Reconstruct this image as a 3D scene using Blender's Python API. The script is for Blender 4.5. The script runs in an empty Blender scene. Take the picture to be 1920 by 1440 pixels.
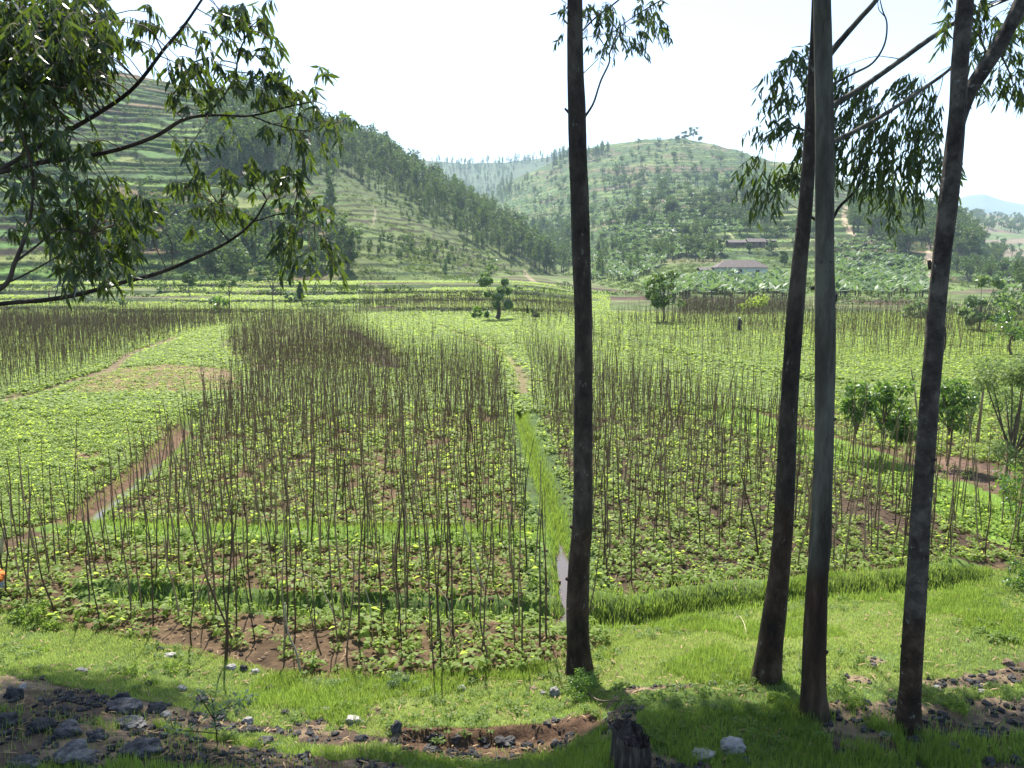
import bpy, math, random
import numpy as np
from mathutils import Vector, Matrix
random.seed(11)
rng = np.random.default_rng(11)
scene = bpy.context.scene
COL = scene.collection
PI = math.pi

# ------------------------------------------------------------------ camera geometry
F = 1495.0
TH = math.atan(220.0 / F)
CT, ST = math.cos(TH), math.sin(TH)
H = 6.0

def ray(u, v):
    """pixel of the 1920x1440 photograph -> (X/Y, (Z-H)/Y)"""
    u = np.asarray(u, float); v = np.asarray(v, float)
    q = (720 - v) / F
    yy = CT + ST * q
    return ((u - 960) / F) / yy, (q * CT - ST) / yy

def proj(X, Y, Z):
    d = Y * CT - (Z - H) * ST
    h = Y * ST + (Z - H) * CT
    return 960 + F * X / d, 720 - F * h / d, d

def at(u, v, Y):
    a, s = ray(u, v)
    return np.stack([a * Y, np.broadcast_to(Y, np.shape(a)) * 1.0, H + s * Y], -1)

# ------------------------------------------------------------------ noise
def _h(ix, iy, seed):
    n = (ix.astype(np.int64) * 374761393 + iy.astype(np.int64) * 668265263 + seed * 1442695041) & 0xffffffff
    n = ((n ^ (n >> 13)) * 1274126177) & 0xffffffff
    return ((n ^ (n >> 16)) & 0xffff) / 65535.0

def vn(x, y, seed=0):
    ix = np.floor(x); iy = np.floor(y)
    fx = x - ix; fy = y - iy
    fx = fx * fx * (3 - 2 * fx); fy = fy * fy * (3 - 2 * fy)
    a = _h(ix, iy, seed); b = _h(ix + 1, iy, seed); c = _h(ix, iy + 1, seed); d = _h(ix + 1, iy + 1, seed)
    return (a * (1 - fx) + b * fx) * (1 - fy) + (c * (1 - fx) + d * fx) * fy

def fbm(x, y, seed=0, o=3):
    s = 0; w = 1.0; t = 0
    for k in range(o):
        s = s + w * vn(x * 2 ** k, y * 2 ** k, seed + k); t += w; w *= .5
    return s / t

def sm(x, a, b):
    t = np.clip((x - a) / (b - a), 0, 1)
    return t * t * (3 - 2 * t)

def inpoly(x, y, P):
    x = np.asarray(x); y = np.asarray(y)
    r = np.zeros(x.shape, bool)
    n = len(P)
    for i in range(n):
        x0, y0 = P[i]; x1, y1 = P[(i + 1) % n]
        if y0 == y1: continue
        c = ((y0 > y) != (y1 > y)) & (x < (x1 - x0) * (y - y0) / (y1 - y0) + x0)
        r ^= c
    return r

def pdist(X, Y, P):
    d = np.full(X.shape, 1e9)
    for (x0, y0), (x1, y1) in zip(P[:-1], P[1:]):
        dx, dy = x1 - x0, y1 - y0
        t = np.clip(((X - x0) * dx + (Y - y0) * dy) / (dx * dx + dy * dy + 1e-9), 0, 1)
        d = np.minimum(d, np.hypot(X - x0 - t * dx, Y - y0 - t * dy))
    return d

def flat(pts, z=0.0):
    """photo pixels on the level valley floor -> world (x, y)"""
    out = []
    for u, v in pts:
        a, s = ray(u, v)
        Y = (z - H) / s
        out.append((float(a * Y), float(Y)))
    return out

# ------------------------------------------------------------------ terrain
EDGE_U = [-500, 0, 140, 430, 560, 860, 1050, 1140, 1170, 1400, 1500, 1700, 1920, 2600]
EDGE_V = [1130, 1146, 1178, 1243, 1268, 1276, 1246, 1205, 1150, 1120, 1098, 1083, 1066, 1060]
_ea, _es = ray(np.array(EDGE_U), np.array(EDGE_V))
EDGE_A, EDGE_Y = _ea, -H / _es
# the ditches and banks of the valley floor
D_MID = flat([(1068, 1150), (1058, 1060), (1052, 1010), (1030, 930), (1005, 870), (988, 815), (972, 765), (966, 735)])
D_LEFT = flat([(150, 975), (190, 935), (250, 890), (300, 850), (345, 800), (390, 758)])
D_FRONT = flat([(200, 1112), (300, 1116), (520, 1130), (760, 1136), (1000, 1144), (1075, 1150)])
D_RIGHT = flat([(1080, 1150), (1190, 1160), (1300, 1142), (1420, 1128), (1600, 1118), (1760, 1100), (1830, 1086)])
R_CROSS = flat([(120, 985), (300, 1000), (600, 1004), (860, 1004), (1020, 1010)])
R_STRIP = flat([(1240, 735), (1340, 770), (1440, 806), (1600, 858), (1720, 905), (1820, 950), (1960, 1010)])
R_BANK2 = flat([(1110, 625), (1240, 655), (1340, 680), (1460, 705), (1560, 720)])
R_PATH = flat([(820, 608), (880, 632), (950, 665), (975, 690), (985, 740)])
R_DARK = flat([(655, 622), (690, 638), (725, 660), (740, 690)])
R_LSOIL = flat([(0, 752), (80, 735), (140, 712), (210, 690), (240, 665), (330, 632)])
A_U = [-700, 0, 200, 400, 500, 600, 650, 700, 800, 900, 1000, 1060, 1120, 1300]
A_YF = [168, 176, 178, 181, 183, 186, 188, 192, 204, 222, 265, 320, 380, 400]
A_VF = [530, 530, 530, 528, 525, 520, 518, 518, 522, 528, 535, 537, 545, 560]
A_YC = [390, 400, 400, 402, 406, 412, 418, 424, 434, 444, 454, 464, 474, 480]
A_VC = [80, 118, 128, 172, 204, 244, 264, 288, 344, 408, 462, 510, 560, 640]
B_U = [600, 850, 950, 1050, 1130, 1200, 1290, 1340, 1400, 1440, 1500, 1560, 1640, 1700, 1760, 1810, 1860, 1920, 2100, 2700]
B_YF = [500, 480, 440, 330, 230, 190, 168, 164, 160, 158, 156, 155, 160, 165, 175, 190, 220, 250, 300, 300]
B_YC = [1150, 1100, 1050, 1000, 950, 900, 900, 880, 850, 830, 780, 700, 620, 580, 530, 480, 450, 440, 440, 440]
B_VC = [560, 420, 345, 288, 271, 263, 261, 267, 285, 299, 311, 328, 352, 366, 384, 424, 474, 512, 530, 530]
C_U = [300, 700, 760, 870, 950, 1000, 1060, 1140, 1250, 1500, 1900]
C_VC = [330, 300, 294, 303, 300, 294, 286, 290, 300, 330, 420]
D_U = [1500, 1700, 1790, 1850, 1920, 2100, 2700]
D_VC = [470, 400, 394, 401, 408, 396, 380]
E_U = [1400, 1700, 1790, 1820, 1846, 1880, 1920, 2000, 2200, 2700]
E_VC = [430, 384, 372, 364, 362, 374, 382, 372, 384, 390]

def _curve(us, Yf, vf, Yc, vc):
    us = np.array(us, float); vf = np.broadcast_to(np.array(vf, float), us.shape); vc = np.broadcast_to(np.array(vc, float), us.shape)
    Yf = np.broadcast_to(np.array(Yf, float), us.shape); Yc = np.broadcast_to(np.array(Yc, float), us.shape)
    a, sc = ray(us, vc); _, sf = ray(us, vf)
    return a, Yf, H + sf * Yf, Yc, H + sc * Yc

def _layer(a, Y, C, p, back=.45):
    ca, Yf, zf, Yc, zc = C
    yf = np.interp(a, ca, Yf); zf = np.interp(a, ca, zf); yc = np.interp(a, ca, Yc); zc = np.interp(a, ca, zc)
    t = (Y - yf) / (yc - yf)
    z = zf + (zc - zf) * np.clip(t, 0, 1) ** p
    z = np.where(t > 1, zc - (Y - yc) * back, z)
    z = np.where(t < 0, -60 + 0 * z, z)
    return z, t

CA = _curve(A_U, A_YF, A_VF, A_YC, A_VC)
CB = _curve(B_U, B_YF, 560, B_YC, B_VC)
CB = (CB[0], CB[1], np.full(len(B_U), -.2), CB[3], CB[4])
CC = _curve(C_U, 950, 480, 1700, C_VC)
CD = _curve(D_U, 420, 515, 1150, D_VC)
CE = _curve(E_U, 2600, 440, 3600, E_VC)

def terrace(z, h, tread=.82, rise=.24):
    k = np.floor(z / h); f = z / h - k
    g = np.where(f < tread, rise * f / tread, rise + (1 - rise) * (f - tread) / (1 - tread))
    return (k + g) * h, f, k

def terrain(X, Y, full=False):
    """height of the ground; with full=True also the values its colours are chosen from"""
    a = X / np.maximum(Y, .5)
    z = np.zeros(X.shape)
    far = Y > 95
    info = {}
    # --- near bank towards the road
    ey = np.interp(a, EDGE_A, EDGE_Y)
    bank = .85 * sm(ey - Y, -.2, 5.2)
    z = z + np.where(Y < 20, bank, 0)
    near = Y < 45
    Xn, Yn = X[near], Y[near]
    zn = np.zeros(Xn.shape)
    zn += .10 * (fbm(Xn * .8, Yn * .8, 3) - .5) + .035 * (fbm(Xn * 4, Yn * 4, 5) - .5)
    an = Xn / np.maximum(Yn, .5)
    un = 960 + an * F * CT
    # eroded step in the verge
    cut = 9.3 + .35 * (fbm(Xn * 1.1, Xn * 0, 9) - .5) + .16 * (fbm(Xn * 5, Yn * 5, 19) - .5)
    cw = sm(un, 640, 860) * (1 - sm(un, 1020, 1180)) * .17
    zn -= cw * (1 - sm(Yn, cut - .14, cut + .03)) * sm(Yn, 7.4, 8.6)
    zn += .16 * np.exp(-((Yn - 14.2) / .7) ** 2) * np.exp(-((Xn + 8.6) / 2.) ** 2)
    for P, dep, w in ((D_MID, .38, .17), (D_LEFT, .40, .42), (D_FRONT, .34, .26)):
        zn -= dep * np.exp(-(pdist(Xn, Yn, P) / w) ** 2)
    dr = pdist(Xn, Yn, D_RIGHT)
    zn -= .30 * np.exp(-(dr / .26) ** 2)
    zn += .16 * np.exp(-((pdist(Xn, Yn - .55, D_RIGHT)) / .35) ** 2)
    zn += .12 * np.exp(-(pdist(Xn, Yn, R_CROSS) / .4) ** 2)
    zn += .16 * np.exp(-(pdist(Xn, Yn, R_STRIP) / .9) ** 2)
    soilm = (Yn > ey[near] + .1)
    zn += np.where(soilm, .07 * (fbm(Xn * 5, Yn * 5, 31) - .5), 0)
    z[near] += zn
    mid = (Y >= 25) & (Y < 180)
    Xm, Ym = X[mid], Y[mid]
    zm = .12 * (fbm(Xm * .12, Ym * .12, 8) - .5) * sm(Ym, 25, 45)
    for P, dep, w in ((R_BANK2, .3, .9), (R_PATH, -.2, .5), (R_DARK, -.3, .6), (R_LSOIL, -.15, .5)):
        zm += dep * np.exp(-(pdist(Xm, Ym, P) / w) ** 2)
    z[mid] += zm
    # --- stepped fields towards the left hill
    am = a
    stepw = 1 - sm(am, .0, .14)
    Ys = Y + 6 * (vn(X * .03, Y * 0, 12) - .5) + 3 * np.floor(3 * _h(np.floor(X / 26), np.zeros_like(X), 77))
    st = .55 * sm(Ys, 108, 109) + .5 * sm(Ys, 124, 125) + .6 * sm(Ys, 141, 142.2) + .7 * sm(Ys, 158, 159)
    z = z + st * stepw * (Y > 60) + stepw * .004 * np.maximum(Y - 100, 0) * (Y < 400)
    # --- hills
    zz = z[far]; Xf, Yf_, af = X[far], Y[far], a[far]
    lay = np.zeros(zz.shape, int); frac = np.zeros(zz.shape); kk = np.zeros(zz.shape); cell = np.zeros(zz.shape)
    # hill A
    zA, tA = _layer(af, Yf_, CA, 1.02)
    env = np.clip(tA, 0, 1) * (1 - np.clip(tA, 0, 1)) * 4
    zA = zA + env * 7 * (fbm(Xf / 70, Yf_ / 70, 21) - .5) + env * 2.0 * (fbm(Xf / 14, Yf_ / 14, 24) - .5)
    uA = 960 + af * F * CT
    w = sm(uA, 560, 700)
    w2 = sm(uA, 380, 470) * sm(zA, 18, 40)
    cA = np.floor((Xf + 10 * (vn(Yf_ / 25, Xf * 0, 2) - .5)) / 34)
    ph = (_h(cA, cA * 0, 41) * 3.5 + 2.6 * (vn(Xf / 11, Yf_ / 40, 43) - .5)) * (1 - w)
    hA = 2.9
    qA = zA + ph + 5.5 * (fbm(Xf / 45, Yf_ / 45, 27) - .5) + 2.6 * (vn(zA * .33 + cA * 5.7, cA * 0, 37) - .5)
    zTA, fA, kA = terrace(qA, hA); zTA = zA + zTA - qA
    qS = zA + 4.2 * (fbm(Xf / 20, Yf_ / 14, 28) - .5); zSA, fS, kS = terrace(qS, 2.3, .75, .45); zSA = zA + (zSA - qS) * (.3 + vn(Xf / 9, Yf_ / 7, 46))
    amp = (.6 + .4 * sm(fbm(Xf / 22, Yf_ / 16, 45), .38, .56)) * (1 - w2 * .85) * (1 - sm(uA, 900, 1020) * .8)
    ztA = zA * (1 - amp) + amp * (zTA * (1 - w) + zSA * w)
    ztA = np.where(tA > 1, zA, ztA)
    ztA = np.where(tA <= 0, -60, ztA)
    # hill B
    zB, tB = _layer(af, Yf_, CB, 1.5, .3)
    envB = np.clip(tB, 0, 1) * (1 - np.clip(tB, 0, 1)) * 4
    zB = zB + sm(tB, .3, 1.) * (tB < 1.3) * 14 * (fbm(af * 22, af * 0, 58) - .5) + envB * 30 * (fbm(Xf / 120, Yf_ / 160, 51) - .5) * sm(Yf_, 250, 450) + envB * 3 * (fbm(Xf / 25, Yf_ / 25, 52) - .5)
    cB = np.floor((Xf + 18 * (vn(Yf_ / 40, Xf * 0, 6) - .5)) / 45)
    zTB, fB, kB = terrace(zB + _h(cB, cB * 0, 42) * 4 + 2 * (vn(Xf / 40, Yf_ / 40, 57) - .5), 4.2, .8, .3)
    zTB -= _h(cB, cB * 0, 42) * 4
    wB = sm(tB, .08, .2) * (1 - sm(tB, .93, 1.)) * .8
    ztB = zB * (1 - wB) + zTB * wB
    ztB = np.where(tB <= 0, -60, ztB)
    zC, tC = _layer(af, Yf_, CC, 1.2, .2)
    zC = zC + 24 * (fbm(Xf / 160, Yf_ / 160, 61) - .5) * np.clip(tC, 0, 1) * np.clip(1.02 - tC, 0, 1) * 3
    zC = np.where(tC <= 0, -60, zC)
    zD, tD = _layer(af, Yf_, CD, 1.1, .1)
    zD = zD + 16 * (fbm(Xf / 120, Yf_ / 120, 71) - .5) * np.clip(tD, 0, 1) * np.clip(1.05 - tD, 0, 1) * 3
    zD = np.where(tD <= 0, -60, zD)
    zE, tE = _layer(af, Yf_, CE, 1.0, .2)
    zE = np.where(tE <= 0, -60, zE)
    stack = np.stack([zz, ztA, ztB, zC, zD, zE])
    lay = np.argmax(stack, 0)
    zz = np.max(stack, 0)
    z[far] = zz
    if not full:
        return z
    L = np.zeros(X.shape, int); L[far] = lay
    def put(v):
        o = np.zeros(X.shape); o[far] = v; return o
    info = dict(L=L, fA=put(np.where(w > .5, fS, fA)), kA=put(kA), cA=put(cA), wA=put(w), w2=put(w2), tA=put(tA), fB=put(fB), kB=put(kB), cB=put(cB), tB=put(tB), ey=ey, st=stepw, Ys=Ys)
    return z, info

def th(x, y):
    return terrain(np.atleast_1d(np.asarray(x, float)), np.atleast_1d(np.asarray(y, float)))

_MY = np.concatenate([np.arange(4, 30, .08), 30 * 1.004 ** np.arange(0, 420), np.arange(162, 480, .7), 480 * 1.006 ** np.arange(0, 240), [2100, 2500, 3000, 3600, 4000]])
_MY = np.unique(_MY)
def ground_at(u, v):
    """photo pixels -> first point of the terrain on that ray, N x 3 (nan where it misses)"""
    u = np.atleast_1d(np.asarray(u, float)); v = np.atleast_1d(np.asarray(v, float))
    a, s = ray(u, v)
    out = np.full((len(u), 3), np.nan)
    CH = 400
    for i in range(0, len(u), CH):
        A = a[i:i + CH, None]; S = s[i:i + CH, None]
        Yg = np.broadcast_to(_MY[None], (A.shape[0], len(_MY)))
        Z = terrain((A * Yg).ravel(), Yg.ravel().copy()).reshape(Yg.shape)
        hit = Z >= H + S * Yg
        k = np.argmax(hit, 1); ok = hit[np.arange(len(k)), k]
        yy = _MY[k]
        out[i:i + CH, 0] = np.where(ok, a[i:i + CH] * yy, np.nan)
        out[i:i + CH, 1] = np.where(ok, yy, np.nan)
        out[i:i + CH, 2] = np.where(ok, Z[np.arange(len(k)), k], np.nan)
    return out

# ------------------------------------------------------------------ mesh helpers
class Geo:
    def __init__(s):
        s.V = []; s.Q = []; s.T = []; s.M = []; s.n = 0
    def add(s, V, Q, tint=0.5, m=0):
        V = np.asarray(V, float).reshape(-1, 3); Q = np.asarray(Q, int).reshape(-1, 4)
        s.V.append(V); s.Q.append(Q + s.n); s.n += len(V)
        s.T.append(np.broadcast_to(np.asarray(tint, float), (len(V),)).copy())
        s.M.append(np.full(len(Q), m, np.int32))
        return s
    def arr(s):
        if not s.V: return np.zeros((0, 3)), np.zeros((0, 4), int), np.zeros(0), np.zeros(0, np.int32)
        return np.concatenate(s.V), np.concatenate(s.Q), np.concatenate(s.T), np.concatenate(s.M)

def make_mesh(name, V, Q, mats, T=None, M=None, C=None, smooth=False):
    me = bpy.data.meshes.new(name)
    n, m = len(V), len(Q)
    me.vertices.add(n); me.vertices.foreach_set('co', np.ascontiguousarray(V, np.float32).ravel())
    me.loops.add(4 * m); me.loops.foreach_set('vertex_index', np.ascontiguousarray(Q, np.int32).ravel())
    me.polygons.add(m); me.polygons.foreach_set('loop_start', np.arange(0, 4 * m, 4, dtype=np.int32))
    for k in mats: me.materials.append(k)
    if M is not None and len(mats) > 1: me.polygons.foreach_set('material_index', np.ascontiguousarray(M, np.int32))
    me.polygons.foreach_set('use_smooth', np.full(m, bool(smooth)))
    if T is not None:
        at_ = me.attributes.new('tint', 'FLOAT', 'POINT'); at_.data.foreach_set('value', np.ascontiguousarray(T, np.float32))
    if C is not None:
        c4 = np.ones((n, 4), np.float32); c4[:, :3] = C
        at_ = me.attributes.new('land', 'FLOAT_COLOR', 'POINT'); at_.data.foreach_set('color', c4.ravel())
    me.update(calc_edges=True)
    return me

def geo_mesh(name, g, mats, smooth=False):
    V, Q, T, M = g.arr()
    return make_mesh(name, V, Q, mats, T, M, None, smooth)

def link(name, me, parent=None, loc=(0, 0, 0), rz=0, sc=1):
    o = bpy.data.objects.new(name, me); COL.objects.link(o)
    o.location = loc; o.rotation_euler = (0, 0, rz)
    o.scale = (sc, sc, sc) if np.isscalar(sc) else sc
    if parent is not None: o.parent = parent
    return o

def tag(o, label=None, cat=None, group=None, kind=None):
    if label: o['label'] = label
    if cat: o['category'] = cat
    if group: o['group'] = group
    if kind: o['kind'] = kind
    return o

def thing(name, label, cat, loc=(0, 0, 0), rz=0, group=None):
    o = bpy.data.objects.new(name, None); COL.objects.link(o)
    o.location = loc; o.rotation_euler = (0, 0, rz); o.empty_display_size = .2
    return tag(o, label, cat, group)

def dup_tree(o, loc, rz, sc, label, group=None):
    r = o.copy(); COL.objects.link(r); r.location = loc; r.rotation_euler = (0, 0, rz); r.scale = (sc, sc, sc)
    r['label'] = label
    if group: r['group'] = group
    for ch in list(o.children):
        c = ch.copy(); COL.objects.link(c); c.parent = r
    return r

def smooth_path(P, n):
    """Catmull-Rom through rows of P (any width)"""
    P = np.asarray(P, float)
    if len(P) == 2:
        t = np.linspace(0, 1, n)[:, None]; return P[0] * (1 - t) + P[1] * t
    E = np.vstack([2 * P[0] - P[1], P, 2 * P[-1] - P[-2]])
    m = len(P) - 1
    tt = np.linspace(0, m - 1e-6, n); k = tt.astype(int); f = (tt - k)[:, None]
    a, b, c, d = E[k], E[k + 1], E[k + 2], E[k + 3]
    return .5 * ((2 * b) + (-a + c) * f + (2 * a - 5 * b + 4 * c - d) * f ** 2 + (-a + 3 * b - 3 * c + d) * f ** 3)

def tube(P, rad, sides=8, rough=0., seed=0, cap=True):
    P = np.asarray(P, float); n = len(P); rad = np.broadcast_to(np.asarray(rad, float), (n,))
    T = np.gradient(P, axis=0); T /= np.linalg.norm(T, axis=1, keepdims=True) + 1e-9
    ref = np.array([0.3, 1., .1]) if abs(T[:, 2]).mean() > .6 else np.array([.1, .2, 1.])
    N = np.cross(T, ref); N /= np.linalg.norm(N, axis=1, keepdims=True) + 1e-9
    B = np.cross(T, N)
    th_ = np.arange(sides) / sides * 2 * PI
    r = rad[:, None] * np.ones(sides)[None]
    if rough:
        s_ = np.concatenate([[0], np.cumsum(np.linalg.norm(np.diff(P, axis=0), axis=1))])
        gx, gy = np.meshgrid(np.cos(th_) * 1.3 + 5, s_ * 1.6)
        gx2, _ = np.meshgrid(np.sin(th_) * 1.3, s_)
        r = r * (1 + rough * (fbm(gx * 1.7 + seed, gy + gx2 * 1.7, seed) - .5) * 2)
    V = P[:, None] + r[..., None] * (np.cos(th_)[None, :, None] * N[:, None] + np.sin(th_)[None, :, None] * B[:, None])
    i = np.arange(n - 1)[:, None] * sides; j = np.arange(sides)[None]; j2 = (j + 1) % sides
    Q = np.stack([i + j, i + j2, i + sides + j2, i + sides + j], -1).reshape(-1, 4)
    V = V.reshape(-1, 3)
    if cap:
        c0 = len(V); V = np.vstack([V, P[-1]])
        e = (n - 1) * sides
        if sides % 2 == 0:
            Q = np.vstack([Q, [[e + k, e + k + 1, e + (k + 2) % sides, c0] for k in range(0, sides, 2)]])
        else:
            V = V[:-1]
    return V, Q

def leaf_batch(base, d, n_, L, W, curve=.15, fold=0.0, prof='long'):
    """many curved leaves; base (N,3), d direction, n_ width vector; L, W (N,)"""
    base = np.asarray(base); N = len(base)
    d = d / (np.linalg.norm(d, axis=1, keepdims=True) + 1e-9)
    s = np.cross(d, n_); s /= np.linalg.norm(s, axis=1, keepdims=True) + 1e-9
    up = np.cross(s, d)
    if prof == 'long': ts = [0, .3, .68, 1]; ws = [.12, 1., .72, .04]
    elif prof == 'broad': ts = [0, .45, 1]; ws = [.1, 1., .06]
    else: ts = [0, .55, 1]; ws = [1., .8, .04]
    k = len(ts)
    V = np.zeros((N, k * 2, 3))
    L = np.broadcast_to(L, (N,)); W = np.broadcast_to(W, (N,))
    for q, (t, w) in enumerate(zip(ts, ws)):
        c = base + d * (L * t)[:, None] - up * (L * curve * t * t)[:, None]
        V[:, 2 * q] = c - s * (W * w * .5)[:, None] + up * (W * w * fold)[:, None]
        V[:, 2 * q + 1] = c + s * (W * w * .5)[:, None] + up * (W * w * fold)[:, None]
    q0 = np.array([[2 * j, 2 * j + 1, 2 * j + 3, 2 * j + 2] for j in range(k - 1)])
    Q = (q0[None] + (np.arange(N) * k * 2)[:, None, None]).reshape(-1, 4)
    return V.reshape(-1, 3), Q, k * 2

def quads_batch(c, size, nrm=None):
    """random diamond leaf clumps at c (N,3)"""
    N = len(c)
    a = rng.normal(size=(N, 3)); a /= np.linalg.norm(a, axis=1, keepdims=True)
    b = rng.normal(size=(N, 3)); b = np.cross(a, b); b /= np.linalg.norm(b, axis=1, keepdims=True) + 1e-9
    s = (np.broadcast_to(size, (N,)) * .5)[:, None]
    V = np.stack([c - a * s, c - b * s * .6, c + a * s, c + b * s * .6], 1).reshape(-1, 3)
    Q = np.arange(N * 4).reshape(-1, 4)
    return V, Q

def merged(variants, pos, rz, sc):
    """copies of (V,Q,T,M) variants at pos (N,3) with rotation rz and scale sc"""
    N = len(pos); outV = []; outQ = []; outT = []; outM = []; n0 = 0
    pick = rng.integers(0, len(variants), N)
    for k, (V, Q, T, M) in enumerate(variants):
        I = np.where(pick == k)[0]
        if not len(I): continue
        c, s = np.cos(rz[I]), np.sin(rz[I])
        x = (V[None, :, 0] * c[:, None] - V[None, :, 1] * s[:, None]) * sc[I, None] + pos[I, 0, None]
        y = (V[None, :, 0] * s[:, None] + V[None, :, 1] * c[:, None]) * sc[I, None] + pos[I, 1, None]
        z = V[None, :, 2] * sc[I, None] + pos[I, 2, None]
        outV.append(np.stack([x, y, z], -1).reshape(-1, 3))
        outQ.append((Q[None] + (np.arange(len(I)) * len(V))[:, None, None]).reshape(-1, 4) + n0)
        jit = rng.normal(0, .12, len(I))
        outT.append(np.clip(T[None] + jit[:, None], 0, 1).ravel()); outM.append(np.tile(M, len(I)))
        n0 += len(I) * len(V)
    return np.concatenate(outV), np.concatenate(outQ), np.concatenate(outT), np.concatenate(outM)

# ------------------------------------------------------------------ materials
def newmat(name):
    m = bpy.data.materials.new(name); m.use_nodes = True
    nt = m.node_tree
    for n in list(nt.nodes): nt.nodes.remove(n)
    return m, nt, nt.nodes, nt.links

def N_(nodes, t, **kw):
    n = nodes.new(t)
    for k, v in kw.items():
        if k in n.inputs: n.inputs[k].default_value = v
        else: setattr(n, k, v)
    return n

def ramp(nodes, stops):
    r = nodes.new('ShaderNodeValToRGB'); e = r.color_ramp.elements
    while len(e) > 1: e.remove(e[-1])
    e[0].position = stops[0][0]; e[0].color = (*stops[0][1], 1)
    for p, c in stops[1:]:
        x = e.new(p); x.color = (*c, 1)
    return r

def leaf_mat(name, dark, light, trans, tw=.45, rough=.45, spec=.5, nscale=0, trough=None):
    m, nt, nd, lk = newmat(name)
    at_ = N_(nd, 'ShaderNodeAttribute', attribute_name='tint')
    oi = N_(nd, 'ShaderNodeObjectInfo')
    add = N_(nd, 'ShaderNodeMath', operation='MULTIPLY_ADD'); add.inputs[1].default_value = .24
    lk.new(oi.outputs['Random'], add.inputs[0])
    sub = N_(nd, 'ShaderNodeMath', operation='SUBTRACT'); sub.inputs[1].default_value = .078
    lk.new(at_.outputs['Fac'], add.inputs[2]); lk.new(add.outputs[0], sub.inputs[0])
    r = ramp(nd, [(0, dark), (.6, light), (1, tuple(min(1, c * 1.1) for c in light))]); lk.new(sub.outputs[0], r.inputs[0])
    r2 = ramp(nd, [(0, tuple(c * .7 for c in trans)), (1, trans)]); lk.new(sub.outputs[0], r2.inputs[0])
    b = N_(nd, 'ShaderNodeBsdfPrincipled'); b.inputs['Roughness'].default_value = rough
    b.inputs['Specular IOR Level'].default_value = spec
    lk.new(r.outputs[0], b.inputs['Base Color'])
    t = N_(nd, 'ShaderNodeBsdfTranslucent'); lk.new(r2.outputs[0], t.inputs[0])
    mx = N_(nd, 'ShaderNodeMixShader'); mx.inputs[0].default_value = tw
    lk.new(b.outputs[0], mx.inputs[1]); lk.new(t.outputs[0], mx.inputs[2])
    o = N_(nd, 'ShaderNodeOutputMaterial'); lk.new(mx.outputs[0], o.inputs['Surface'])
    return m

def noise_mat(name, stops, scale=4., detail=6., rough=.85, bump=.3, dist=.02, stretch=(1, 1, 1), spec=.3, rnd=.15, coord='Object'):
    m, nt, nd, lk = newmat(name)
    tc = N_(nd, 'ShaderNodeTexCoord'); mp = N_(nd, 'ShaderNodeMapping'); mp.inputs['Scale'].default_value = stretch
    oi = N_(nd, 'ShaderNodeObjectInfo')
    lk.new(tc.outputs[coord], mp.inputs[0])
    n = N_(nd, 'ShaderNodeTexNoise'); n.inputs['Scale'].default_value = scale; n.inputs['Detail'].default_value = detail; n.inputs['Roughness'].default_value = .62
    lk.new(mp.outputs[0], n.inputs['Vector'])
    ad = N_(nd, 'ShaderNodeMath', operation='MULTIPLY_ADD'); ad.inputs[1].default_value = rnd; lk.new(oi.outputs['Random'], ad.inputs[0]); lk.new(n.outputs[0], ad.inputs[2])
    sb = N_(nd, 'ShaderNodeMath', operation='SUBTRACT'); sb.inputs[1].default_value = rnd * .5; lk.new(ad.outputs[0], sb.inputs[0])
    r = ramp(nd, stops); lk.new(sb.outputs[0], r.inputs[0])
    b = N_(nd, 'ShaderNodeBsdfPrincipled'); b.inputs['Roughness'].default_value = rough; b.inputs['Specular IOR Level'].default_value = spec
    lk.new(r.outputs[0], b.inputs['Base Color'])
    bp = N_(nd, 'ShaderNodeBump'); bp.inputs['Strength'].default_value = bump; bp.inputs['Distance'].default_value = dist
    n2 = N_(nd, 'ShaderNodeTexNoise'); n2.inputs['Scale'].default_value = scale * 4; n2.inputs['Detail'].default_value = 5
    lk.new(mp.outputs[0], n2.inputs['Vector']); lk.new(n2.outputs[0], bp.inputs['Height']); lk.new(bp.outputs[0], b.inputs['Normal'])
    o = N_(nd, 'ShaderNodeOutputMaterial'); lk.new(b.outputs[0], o.inputs['Surface'])
    return m

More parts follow.
